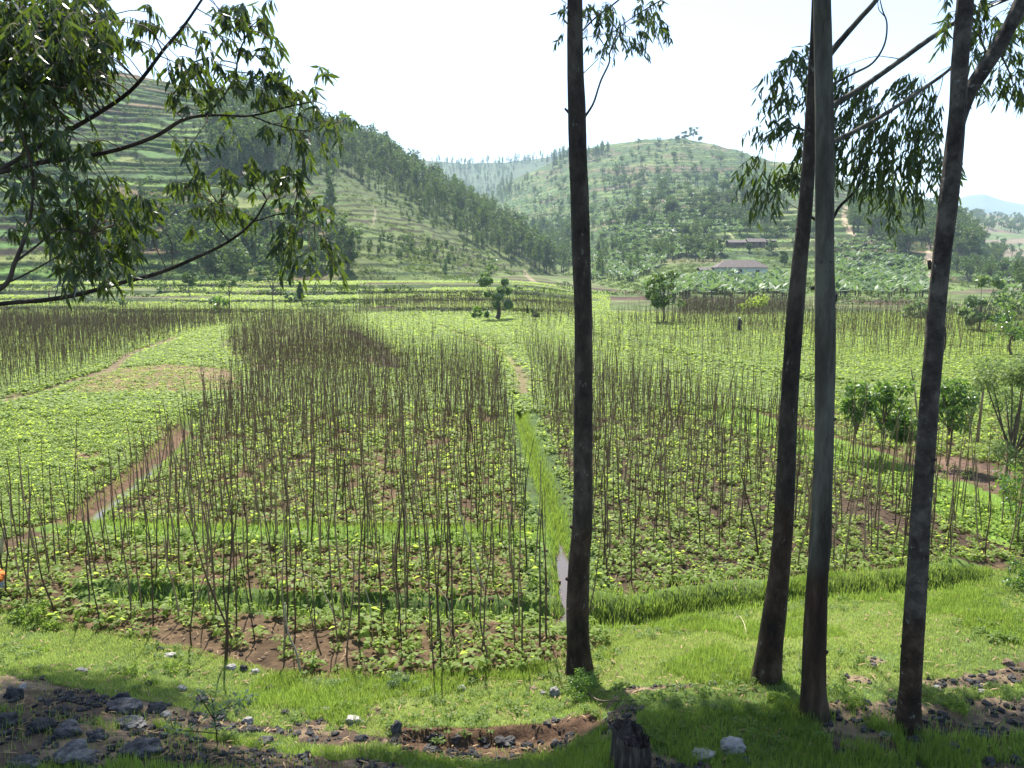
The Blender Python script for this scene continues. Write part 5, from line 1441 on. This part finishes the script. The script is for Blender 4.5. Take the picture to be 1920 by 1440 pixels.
solo('bush', 'thin dry shrub in front of the left terraces', 232, 590, 46, 'open', pa, .5, 90, .35, cat='bush')
solo('bush', 'bright small bush on the terrace below the left hill', 300, 548, 16, 'bush', sh_, .8, 100, .4, cat='bush')
solo('broadleaf_tree', 'tall dark conical tree at the upper slope of the left hill', 620, 392, 74, 'cone', fa, .9, 420, 1.0)
solo('broadleaf_tree', 'dark tall tree in the shade at the hill foot right of the hanging leaves', 652, 512, 92, 'round', fa, .6, 700, .8, trunk_frac=.15)
solo('broadleaf_tree', 'dark round tree in the hollow at the left hill foot', 392, 520, 86, 'round', fa, .7, 700, .8, trunk_frac=.15)
solo('broadleaf_tree', 'dark spreading tree right of the round hollow tree', 448, 520, 62, 'bush', fa, 1.3, 700, .8)
solo('broadleaf_tree', 'dark low tree above the cypress', 512, 515, 46, 'bush', fa, 1.6, 600, .8)
solo('broadleaf_tree', 'low dark tree right of the low tree above the cypress', 590, 515, 52, 'bush', fa, 1.2, 500, .8)
solo('broadleaf_tree', 'dark green round tree on the bank above the pollard tree', 921, 520, 34, 'round', sh_, 1., 300, .6, trunk_frac=.15)
solo('bush', 'grey green bush on the grassy slope above the bank', 835, 512, 30, 'cone', pa, 1., 200, .6, cat='bush')
solo('bush', 'dark round bush on the mid slope of the left hill', 764, 462, 26, 'bush', fa, 1., 200, .6, cat='bush')
solo('broadleaf_tree', 'big grey green feathery tree behind the stakes right of the forked trunk', 1836, 622, 104, 'round', pa, 1.2, 900, .5, trunk_frac=.2)
solo('bush', 'grey green bushy tree at the right edge behind the stakes', 1905, 600, 84, 'bush', pa, 1.3, 700, .5, cat='bush')
solo('bush', 'soft pale shrub just left of the forked trunk across the valley', 1722, 600, 50, 'bush', pa, 1.2, 400, .45, cat='bush')
solo('broadleaf_tree', 'small dark green tree with layered leaves at the right edge', 1898, 668, 112, 'open', sh_, 1.3, 700, .26, trunk_frac=.35, leaf_kind='leaf')
# a hilltop group on the skyline
for k, (u, v, hp) in enumerate(((1299, 262, 26), (1284, 262, 18), (1270, 263, 12), (1313, 263, 10))):
    solo('broadleaf_tree', ['tallest tree on the summit of the middle hill', 'second tallest summit tree just left of the tallest', 'leftmost little tree on the middle summit', 'small tree right of the tallest summit tree'][k], u, v + 3, hp, 'round', fa, 1.1, 260, 2.2, trunk_frac=.35)
# shrubs between the right trunks
solo('garden_shrub', 'narrow leafy shrub leftmost of the shrubs between the right trunks', 1602, 862, 150, 'round', sh_, .42, 756, .15, cat='shrub', leaf_kind='leaf', trunk_frac=.42, tw=.5)
solo('garden_shrub', 'tall bushy shrub between smooth grey and forked trunks', 1652, 862, 158, 'round', sh_, .72, 1620, .15, cat='shrub', leaf_kind='leaf', trunk_frac=.42, tw=.5)
solo('garden_shrub', 'lower broad shrub just left of the forked trunk', 1705, 870, 118, 'round', sh_, .9, 1440, .15, cat='shrub', leaf_kind='leaf', trunk_frac=.42, tw=.5)
solo('garden_shrub', 'dense shrub just right of the forked trunk', 1775, 875, 165, 'round', sh_, .62, 1620, .15, cat='shrub', leaf_kind='leaf', trunk_frac=.45, tw=.7)
solo('garden_shrub', 'wispy grey shrub right of the dense shrub', 1818, 830, 90, 'open', pa, .5, 260, .10, cat='shrub', leaf_kind='leaf', trunk_frac=.4, tw=.5)
solo('feathery_tree', 'pale feathery leaved sapling at the right edge of the field', 1890, 940, 280, 'round', fe, .9, 6500, .10, leaf_kind='leaf', trunk_frac=.30, tw=.5)
solo('garden_shrub', 'dark drooping leaved shrub cut by the right edge', 1912, 1000, 160, 'bush', sh_, .9, 900, .12, cat='shrub', leaf_kind='leaf')
solo('bush', 'dark bush on the grassy bank at the right edge', 1912, 1112, 72, 'bush', sh_, .8, 700, .07, cat='bush', leaf_kind='leaf')
solo('bush', 'wiry weedy bush around the foot of the middle trunk', 1092, 1316, 62, 'bush', sh_, 1.1, 1300, .038, cat='bush', leaf_kind='leaf')
solo('bush', 'low green weed clump on the grassy mound at far left', 60, 1170, 42, 'bush', MAT['grass'], 2.0, 900, .06, cat='bush', leaf_kind='leaf')
solo('weed', 'small leafy weed patch left of the small group of stones', 100, 1182, 22, 'bush', MAT['grass'], 1.6, 400, .05, cat='weed', leaf_kind='leaf')
solo('weed', 'pale silvery weed at the edge of the bean plot', 745, 1296, 34, 'bush', pa, 1.3, 500, .045, cat='weed', leaf_kind='leaf')
for k, (u, v, w, lab) in enumerate(((335, 1262, 26, 'dark leafy tuft in the turf below the bean stakes'), (640, 1335, 22, 'leafy tuft left of the red earth cut'), (1460, 1325, 26, 'low leafy weeds in the shade of the leaning trunk'), (1790, 1340, 24, 'low leafy weeds right of the forked trunk base'), (1600, 1325, 24, 'low weeds between the grey and forked trunks'), (250, 1265, 22, 'dark weed in shaded grass at left'))):
    solo('weed', lab, u, v, w, 'bush', MAT['grass'], 2.2, 260, .05, cat='weed', leaf_kind='leaf')
# sapling with pale leaves in the foreground
p = ground_at([408], [1402])[0]; sl = p[1] * CT - (p[2] - H) * ST
root = thing('sapling', 'thin dark stemmed sapling with whitish leaves among the left stones', 'sapling', tuple(p))
tg = Geo(); cg = Geo(); tips = []
for (pts) in ([(408, 1402), (407, 1370), (405, 1345), (400, 1322), (392, 1300)], [(405, 1345), (425, 1325), (440, 1308)], [(405, 1350), (380, 1318), (370, 1300)], [(407, 1378), (362, 1372), (330, 1365), (320, 1350)], [(404, 1335), (450, 1318), (462, 1300)]):
    W = at(np.array([q[0] for q in pts], float), np.array([q[1] for q in pts], float), p[1]) - p
    W[:, 1] += rng.normal(0, .03, len(W)); W[0] = np.array([0, 0, -.05]) if pts[0] == (408, 1402) else W[0]
    S_ = smooth_path(W, 12); V, Q = tube(S_, np.linspace(.008, .003, 12), 5, cap=False); tg.add(V, Q); tips.append(S_[4:])
A_ = np.concatenate(tips); m = 190; c = A_[rng.integers(0, len(A_), m)] + rng.normal(0, .045, (m, 3))
dd = rng.normal(0, 1, (m, 3)); dd[:, 2] = rng.uniform(-.6, .3, m)
V, Q, k = leaf_batch(c, dd, np.tile([0, 0, 1.], (m, 1)) + rng.normal(0, .3, (m, 3)), .075 * rng.uniform(.6, 1.2, m), .038 * rng.uniform(.7, 1.1, m), .3, .08, 'broad'); cg.add(V, Q, np.repeat(rng.random(m), k))
link('stems', geo_mesh('stems', tg, [MAT['barkdark']], True), root); link('leaves', geo_mesh('leaves', cg, [MAT['pale']]), root)

for k, (u, v, hp, lab) in enumerate(((1350, 474, 26, 'dark bushy tree left of the reddish mud house'), (1405, 474, 16, 'low bush before the two hillside houses'), (1446, 478, 30, 'dark tree in front of the gabled hillside house'), (1330, 490, 30, 'round tree on the slope above the low shed'), (1470, 500, 30, 'dark tree on the slope right of the hipped farmhouse'))):
    solo('broadleaf_tree', lab, u, v, hp, 'round', fa, 1.1, 260, .9, trunk_frac=.25)

# hedges along field steps at mid distance
def hedge(pts, w, h, n, label, leaf=None):
    P = ground_at([q[0] for q in pts], [q[1] for q in pts])
    t = rng.random(n); S_ = smooth_path(P, 60); idx = (t * 59).astype(int)
    c = S_[idx] + np.stack([rng.normal(0, w * .4, n), rng.normal(0, w * .4, n), np.zeros(n)], -1)
    c[:, 2] = th(c[:, 0], c[:, 1]) + rng.random(n) ** .7 * h * (.5 + vn(c[:, 0] * .8, c[:, 1] * 0, 3))
    V, Q = quads_batch(c, .42 * rng.uniform(.6, 1.3, n)); g_ = Geo().add(V, Q, np.repeat(rng.random(n), 4))
    o = link('hedge', geo_mesh('hedge', g_, [leaf or MAT['far']])); tag(o, label, 'hedge')
hedge([(470, 555), (500, 553), (540, 553)], .8, .8, 240, 'short green hedge on the step behind the umbrella trees')
hedge([(580, 553), (640, 549), (700, 547)], 1., 1.2, 500, 'dark hedge on the step right of the cypress')
hedge([(720, 546), (750, 546), (775, 546)], .8, .9, 200, 'small dark hedge right of the long step hedge')
hedge([(575, 575), (660, 573), (740, 574)], 1., .8, 420, 'low scrubby hedge on the lower step before the far stakes')
hedge([(970, 562), (1030, 561), (1070, 563)], 1., .7, 200, 'low hedge behind the pollard tree')
hedge([(1105, 552), (1180, 553), (1230, 556)], 1.2, 1.0, 420, 'dark low hedge below the middle hill')
hedge([(1045, 538), (1075, 545)], 1.2, 1.4, 160, 'dark short hedge left of the middle trunk at the hill foot')
hedge([(1560, 570), (1650, 572), (1740, 574)], 1.6, 1.3, 600, 'green hedge below the banana grove between the trunks')
hedge([(1760, 590), (1840, 592), (1920, 595)], 1.6, 1.4, 600, 'grey green hedge across the right edge of the field', MAT['pale'])
hedge([(1290, 566), (1400, 566), (1500, 566)], 1.4, .9, 420, 'scrub hedge in front of the lower farmhouse', MAT['pale'])
hedge([(700, 524), (780, 524), (860, 528), (900, 532)], 1.4, 1.3, 420, 'dark hedge along the earth bank at the foot of the left hill')
hedge([(0, 546), (90, 545), (170, 546)], 1., 1.0, 420, 'dark hedge on the terrace edge at far left')
hedge([(300, 548), (360, 547), (420, 548)], 1., .9, 260, 'low green hedge left of the umbrella trees')
hedge([(250, 536), (400, 534), (560, 534)], 1.4, 1.6, 900, 'long dark hedge along the foot of the left hill')
hedge([(760, 560), (850, 559), (900, 560)], 1., .8, 260, 'scrubby hedge left of the pollard tree')
hedge([(960, 548), (1010, 549), (1060, 552)], 1., .9, 240, 'dark hedge on the upper step behind the pollard tree')
hedge([(60, 572), (150, 571), (260, 573)], 1., .8, 300, 'ragged hedge just behind the far left stakes')
hedge([(150, 556), (230, 556), (290, 558)], 1., .7, 220, 'low hedge behind the drooping left branch')

# ------------------------------------------------------------------ farm houses
def box(x0, x1, y0, y1, z0, z1):
    V = np.array([[x, y, z] for z in (z0, z1) for y in (y0, y1) for x in (x0, x1)], float)
    Q = np.array([[0, 1, 5, 4], [3, 2, 6, 7], [2, 0, 4, 6], [1, 3, 7, 5], [4, 5, 7, 6], [2, 3, 1, 0]])
    return V, Q
def house(name, label, u, v, wpx, wall_h, roof_h, depth, wallm, hip, wins, rz=0.):
    p = ground_at([u], [v])[0]; w = wpx * p[1] / F
    z0 = th(p[0], p[1] + depth / 2)[0]
    root = thing(name, label, 'house', (p[0], p[1] + depth / 2, z0), rz)
    V, Q = box(-w / 2, w / 2, -depth / 2, depth / 2, -2.2, wall_h); link('wall', geo_mesh('wall', Geo().add(V, Q), [wallm]), root)
    e = .55; W2, D2 = w / 2 + e, depth / 2 + e; t = .09
    r = w / 2 - depth * .45 if hip else W2
    top = [(-r, 0, wall_h + roof_h), (r, 0, wall_h + roof_h)]
    lo = [(-W2, -D2, wall_h - .12), (W2, -D2, wall_h - .12), (W2, D2, wall_h - .12), (-W2, D2, wall_h - .12)]
    g_ = Geo()
    for dz in (0.04, .04 + t):
        Vv_ = np.array(lo + top, float); Vv_[:, 2] += dz
        g_.add(Vv_, np.array([[0, 1, 5, 4], [2, 3, 4, 5], [1, 2, 5, 5], [3, 0, 4, 4]][:2]))
        m1 = (Vv_[1] + Vv_[2]) / 2; m2 = (Vv_[0] + Vv_[3]) / 2
        g_.add(np.array([Vv_[1], m1, Vv_[2], Vv_[5]]), [[0, 1, 2, 3]]); g_.add(np.array([Vv_[3], m2, Vv_[0], Vv_[4]]), [[0, 1, 2, 3]])
    A = np.array(lo, float)
    for i in range(4):
        a, b_ = A[i].copy(), A[(i + 1) % 4].copy(); a[2] += .04; b_[2] += .04
        g_.add(np.array([a, b_, b_ + [0, 0, t], a + [0, 0, t]]), [[0, 1, 2, 3]])
    link('roof', geo_mesh('roof', g_, [MAT['roof']]), root)
    for kind, x, ww, z0_, z1_ in wins:
        V, Q = box(x * w - ww / 2, x * w + ww / 2, -depth / 2 - .05, -depth / 2 + .05, z0_, z1_)
        link(kind, geo_mesh(kind, Geo().add(V, Q), [MAT['darkwood']]), root)
    return root
house('farmhouse', 'long white walled farmhouse with brown hipped roof among bananas', 1392, 521, 92, 2.5, 1.9, 6, MAT['white'], True, [('door', -.05, 1, 0, 2), ('window', .3, 1, 1, 1.8), ('window', -.32, 1, 1, 1.8)])
house('shed', 'small low white shed left of the hip roofed farmhouse', 1330, 520, 30, 1.8, .7, 4, MAT['white'], False, [('door', 0, .9, 0, 1.6)])
house('farmhouse', 'reddish mud walled house on the slope above the farmhouse', 1386, 465, 36, 1.7, 1.0, 5, MAT['mud'], False, [('window', .2, .9, 1, 1.8)])
house('farmhouse', 'brown gabled house right of the reddish mud house', 1419, 465, 30, 1.9, 1.3, 5, MAT['mud'], False, [('window', -.2, .9, 1, 1.8), ('door', .2, .9, 0, 2)])
house('shed', 'dark low shed right of the two hillside houses', 1448, 463, 14, 1.6, .4, 4, MAT['mud'], False, [('door', 0, .9, 0, 1.7)])

# ------------------------------------------------------------------ stump, sticks, people
p = ground_at([1182], [1440])[0]; sl = p[1] * CT - (p[2] - H) * ST
root = thing('tree_stump', 'charred splintered tree stump in the shade at bottom centre', 'tree stump', (p[0], p[1], p[2]))
n_s, n_r = 40, 16; g_ = Geo(); R0 = 34 * sl / F; hgt = 64 * sl / F
thv = np.arange(n_s) / n_s * 2 * PI
Vr = []
for i in range(n_r):
    t = i / (n_r - 1); rr = R0 * (1.1 - .16 * t + .25 * max(0, .2 - t)) * (1 + .16 * (vn(np.cos(thv) * 2 + 9, np.sin(thv) * 2 + t * 1.5, 7) - .5) * 2 + .05 * np.sin(thv * 9))
    top = hgt * (1. + .22 * np.cos(thv - 2.6) * t + .10 * (vn(thv * 3.5, thv * 0, 8) - .5) * (t > .85))
    Vr.append(np.stack([rr * np.cos(thv), rr * np.sin(thv), -.25 + (top + .25) * t], -1))
Vr = np.concatenate(Vr)
Q = [[i * n_s + j, i * n_s + (j + 1) % n_s, (i + 1) * n_s + (j + 1) % n_s, (i + 1) * n_s + j] for i in range(n_r - 1) for j in range(n_s)]
g_.add(Vr, Q)
inner = Vr[-n_s:] * np.array([.62, .62, 1]); inner[:, 2] -= .05 + .05 * (vn(thv * 5, thv * 0, 2)); 
V2 = np.vstack([Vr[-n_s:], inner, [[0, 0, hgt * .88]]])
Q2 = [[j, (j + 1) % n_s, n_s + (j + 1) % n_s, n_s + j] for j in range(n_s)] + [[n_s + j, n_s + j + 1, n_s + (j + 2) % n_s, 2 * n_s] for j in range(0, n_s, 2)]
g_.add(V2, Q2)
link('stump_body', geo_mesh('stump_body', g_, [MAT['stump']]), root)
g2 = Geo()
for k in range(70):
    a = rng.uniform(0, 6.28); r_ = R0 * rng.uniform(.65, .98); zt = hgt * (1. + .2 * math.cos(a - 2.6))
    c = np.array([r_ * math.cos(a), r_ * math.sin(a), zt - .06]); L = rng.uniform(.05, .12)
    V, Q = tube(np.array([c, c + np.array([rng.normal(0, .015), rng.normal(0, .015), L])]), [.008, .002], 4, cap=False); g2.add(V, Q)
link('splinters', geo_mesh('splinters', g2, [MAT['stump']]), root)

def stick(pts, Yd, label, mat=None, name='stick', w0=3, cat='stick', on_ground=False):
    if on_ground:
        P = ground_at([q[0] for q in pts], [q[1] for q in pts]); P[:, 2] += .03; P[1:-1, 2] += .05
    else:
        b0 = ground_at([pts[0][0]], [pts[0][1]])[0]; Yd = b0[1] + np.linspace(0, Yd, len(pts)) if Yd is not None else b0[1]
        a, s = ray([q[0] for q in pts], [q[1] for q in pts]); P = np.stack([a * Yd, np.broadcast_to(Yd, a.shape), H + s * Yd], -1)
        P[0, 2] -= .08
    sp = smooth_path(P, 24); d0 = P[0, 1] / F
    V, Q = tube(sp, np.linspace(w0 * d0 * .5, w0 * d0 * .25, 24), 6, .1, 3); c = P[0].copy()
    o = link(name, geo_mesh(name, Geo().add(V - c, Q), [mat or MAT['straw']], True), None, tuple(c)); tag(o, label, cat)
stick([(566, 1268), (556, 1225), (540, 1185), (534, 1130)], None, 'pale crooked stick leaning at the front edge of the bean plot', w0=5, name='crooked_stick')
stick([(912, 1110), (890, 1050), (868, 980), (852, 925)], .8, 'long pale stake leaning left above the middle bean plot', w0=4, name='leaning_pole', cat='pole')
stick([(640, 1180), (612, 1120), (590, 1085), (520, 1062), (484, 1070)], .5, 'dry pale stem arching over the beans at left of centre', w0=2.4, name='dry_stalk')
stick([(700, 1200), (690, 1120), (660, 1060), (645, 1043)], .4, 'thin dry stem bent over in the middle of the bean plot', w0=2.2, name='dry_stalk')
stick([(845, 1190), (840, 1130), (815, 1098), (800, 1095)], .4, 'short dry stem hooking left right of centre in the beans', w0=2.4, name='dry_stalk')
stick([(735, 1075), (700, 1042), (660, 1040), (610, 1062)], .3, 'flat arching straw stem near the cross bank', w0=2., name='dry_stalk')
stick([(1104, 1152), (1112, 1143), (1124, 1130)], None, 'short pale stick touching the right side of the middle trunk', w0=3.5, name='pale_stick')
stick([(1100, 1300), (1120, 1325), (1150, 1326), (1195, 1322)], None, 'fallen thin branch lying right of the middle trunk foot', mat=MAT['twig'], w0=4, name='fallen_branch', on_ground=True, cat='branch')
stick([(1400, 1200), (1395, 1180), (1385, 1165), (1372, 1172)], None, 'dry curled twig on the sunny turf left of the leaning trunk', w0=2.5, name='dry_twig', on_ground=True)
stick([(1745, 1010), (1735, 960), (1700, 930), (1690, 905)], .3, 'crooked dark stake between grey and forked trunks', mat=MAT['stake'], w0=4, name='crooked_stake', cat='stake')
stick([(1425, 1060), (1415, 990), (1400, 930), (1388, 880)], .3, 'long bent stake left of the leaning trunk', mat=MAT['stake'], w0=4, name='crooked_stake', cat='stake')
stick([(1832, 835), (1838, 780), (1845, 720), (1848, 690)], None, 'thick tall stake right of the forked trunk', mat=MAT['stake'], w0=6, name='thick_stake', cat='stake')
stick([(1842, 780), (1835, 745), (1842, 720)], None, 'pale split stake beside the thick tall stake', w0=3, name='pale_stake', cat='stake')
stick([(1722, 800), (1716, 740), (1708, 690)], None, 'paired tall stake left of the forked trunk', mat=MAT['stake'], w0=4, name='tall_stake', cat='stake')
stick([(0, 1052), (3, 1020), (8, 1002), (11, 988)], None, 'thick pale peeled stick at the left edge of the picture', w0=9, name='peeled_stick')

p = ground_at([4], [1112])[0]
root = thing('cloth_bundle', 'orange and grey blue cloth bundle lying in the beans at the left edge', 'bundle', tuple(p + [-.12, 0, 0]))
link('upper_cloth', rock(901, .40, .34, .26, MAT['cloth_orange'], .25), root, (0, 0, .30)); link('lower_cloth', rock(902, .34, .30, .22, MAT['cloth_blue'], .25), root, (-.02, -.03, .12))

def person(u, v, h, label, pose, cloths, face=0.):
    p = ground_at([u], [v])[0]
    if np.isnan(p[0]): return
    root = thing('person', label, 'person', (p[0], p[1], p[2]), face)
    k = h / 1.65
    if pose == 'stand':
        J = [(0, 0, .92), (0, 0, 1.15), (0, 0, 1.36), (0, 0, 1.44), (0, .01, 1.56), (.10, 0, .88), (.11, 0, .48), (.11, .02, .08), (.11, -.12, .03), (-.10, 0, .88), (-.11, 0, .48), (-.11, .02, .08), (-.11, -.12, .03), (.17, 0, 1.34), (.23, -.03, 1.08), (.20, -.16, .86), (-.17, 0, 1.34), (-.23, -.03, 1.08), (-.20, -.14, .86), (.19, -.21, .79), (-.19, -.19, .79)]
    else:   # bending forward to work the soil
        J = [(0, 0, .88), (0, -.18, 1.02), (0, -.40, 1.02), (0, -.48, .98), (0, -.60, .94), (.10, 0, .84), (.12, -.05, .46), (.12, .03, .08), (.12, -.12, .03), (-.10, 0, .84), (-.12, -.02, .46), (-.12, .06, .08), (-.12, -.10, .03), (.17, -.38, .98), (.18, -.42, .70), (.12, -.52, .46), (-.17, -.38, .98), (-.18, -.42, .70), (-.12, -.50, .44), (.11, -.55, .38), (-.11, -.53, .37)]
    E = [(0, 1), (1, 2), (2, 3), (3, 4), (0, 5), (5, 6), (6, 7), (7, 8), (0, 9), (9, 10), (10, 11), (11, 12), (2, 13), (13, 14), (14, 15), (15, 19), (2, 16), (16, 17), (17, 18), (18, 20)]
    Rr = [.13, .13, .13, .055, .10, .085, .06, .042, .035, .085, .06, .042, .035, .06, .042, .030, .06, .042, .030, .028, .028]
    me = bpy.data.meshes.new('body'); me.from_pydata([tuple(c * k for c in q) for q in J], E, []); me.materials.append(MAT['skin'])
    o = link('body', me, root); m = o.modifiers.new('skin', 'SKIN'); 
    for i, d_ in enumerate(me.skin_vertices[0].data): d_.radius = (Rr[i] * k, Rr[i] * k); d_.use_root = (i == 0)
    s = o.modifiers.new('sub', 'SUBSURF'); s.levels = s.render_levels = 1
    J = np.array(J) * k
    def wrap(a, b_, r0, r1, mat, nm, n=10):
        P = np.linspace(a, b_, n); V, Q = tube(P, np.linspace(r0, r1, n) * k * (1 + .05 * np.sin(np.arange(n) * 1.7)), 14, .1, 4); link(nm, geo_mesh(nm, Geo().add(V, Q), [mat], True), root)
    wrap(J[3], J[0] - [0, 0, .05], .13, .19, MAT[cloths[0]], 'shirt')
    wrap(J[0] + [0, 0, .06], np.array([0, 0, .28 * k]), .19, .25, MAT[cloths[1]], 'wrap_skirt')
    n = 10; thx = np.linspace(0, PI * .62, n)
    hd = J[4]; P = hd + np.stack([np.zeros(n), np.zeros(n), .125 * k * np.cos(thx)], -1)
    V, Q = tube(P, np.maximum(.125 * k * np.sin(thx), .004), 12, .05, 3, cap=False); link('headscarf', geo_mesh('headscarf', Geo().add(V, Q), [MAT[cloths[2]]], True), root)
person(1386, 624, 1.4, 'person in dark clothes with white headscarf standing among the far stakes', 'stand', ('cloth_dark', 'cloth_dark', 'cloth_white'), .2)
person(267, 258, 1.7, 'person in bright orange working on the left hill terrace', 'bend', ('cloth_orange', 'cloth_orange', 'cloth_orange'), 1.2)
person(257, 258, 1.7, 'person with white scarf left of the orange clothed one on the left hill', 'stand', ('cloth_blue', 'cloth_dark', 'cloth_white'), .5)
person(237, 258, 1.6, 'person in faded pink leftmost on the left hill terrace', 'bend', ('cloth_pink', 'cloth_dark', 'cloth_pink'), -1.)

# ------------------------------------------------------------------ haze, sky, sun, camera
hz = bpy.data.meshes.new('haze')
V, Q = box(-5200, 5200, -30, 6800, -75, 345)
hz = make_mesh('haze', V, Q, [])
m, _, nd, lk = newmat('valley_haze')
pv = N_(nd, 'ShaderNodeVolumePrincipled'); pv.inputs['Density']  .default_value = .00018; pv.inputs['Color'].default_value = (.66, .84, 1, 1); pv.inputs['Anisotropy'].default_value = .15
o = N_(nd, 'ShaderNodeOutputMaterial'); lk.new(pv.outputs[0], o.inputs['Volume']); hz.materials.append(m)
tag(link('haze', hz), 'pale blue haze filling the valley', kind='stuff')

SUN_EL, SUN_AZ = 57.0, -10.0       # azimuth from +Y, negative = left
w = bpy.data.worlds.new('World'); scene.world = w; w.use_nodes = True
nt = w.node_tree; sky = nt.nodes.new('ShaderNodeTexSky'); sky.sky_type = 'NISHITA'; sky.sun_disc = False
sky.sun_elevation = math.radians(SUN_EL); sky.sun_rotation = math.radians(SUN_AZ); sky.dust_density = 3.0; sky.air_density = 1.0; sky.altitude = 1500
nt.links.new(sky.outputs[0], nt.nodes['Background'].inputs[0]); nt.nodes['Background'].inputs[1].default_value = .12
sd = bpy.data.lights.new('sun', 'SUN'); sd.energy = 5.0; sd.angle = math.radians(.5); sd.color = (1, .955, .88)
so = bpy.data.objects.new('sun', sd); COL.objects.link(so)
el, az = math.radians(SUN_EL), math.radians(SUN_AZ)
dirv = Vector((math.sin(az) * math.cos(el), math.cos(az) * math.cos(el), math.sin(el)))
so.rotation_euler = dirv.to_track_quat('Z', 'Y').to_euler()
cd = bpy.data.cameras.new('camera'); co = bpy.data.objects.new('camera', cd); COL.objects.link(co)
cd.sensor_fit = 'HORIZONTAL'; cd.sensor_width = 36; cd.lens = 36 * F / 1920; cd.clip_start = .1; cd.clip_end = 20000
co.location = (0, 0, H); co.rotation_euler = (PI / 2 - TH, 0, 0)
scene.camera = co
scene.view_settings.view_transform = 'Standard'; scene.view_settings.look = 'None'; scene.view_settings.exposure = 1.3; scene.view_settings.gamma = 1
cy = scene.cycles
cy.use_denoising = True; cy.max_bounces = 6; cy.diffuse_bounces = 2; cy.glossy_bounces = 2; cy.transmission_bounces = 3; cy.volume_bounces = 1; cy.transparent_max_bounces = 4
cy.sample_clamp_indirect = 6; cy.caustics_reflective = False; cy.caustics_refractive = False
print('done')
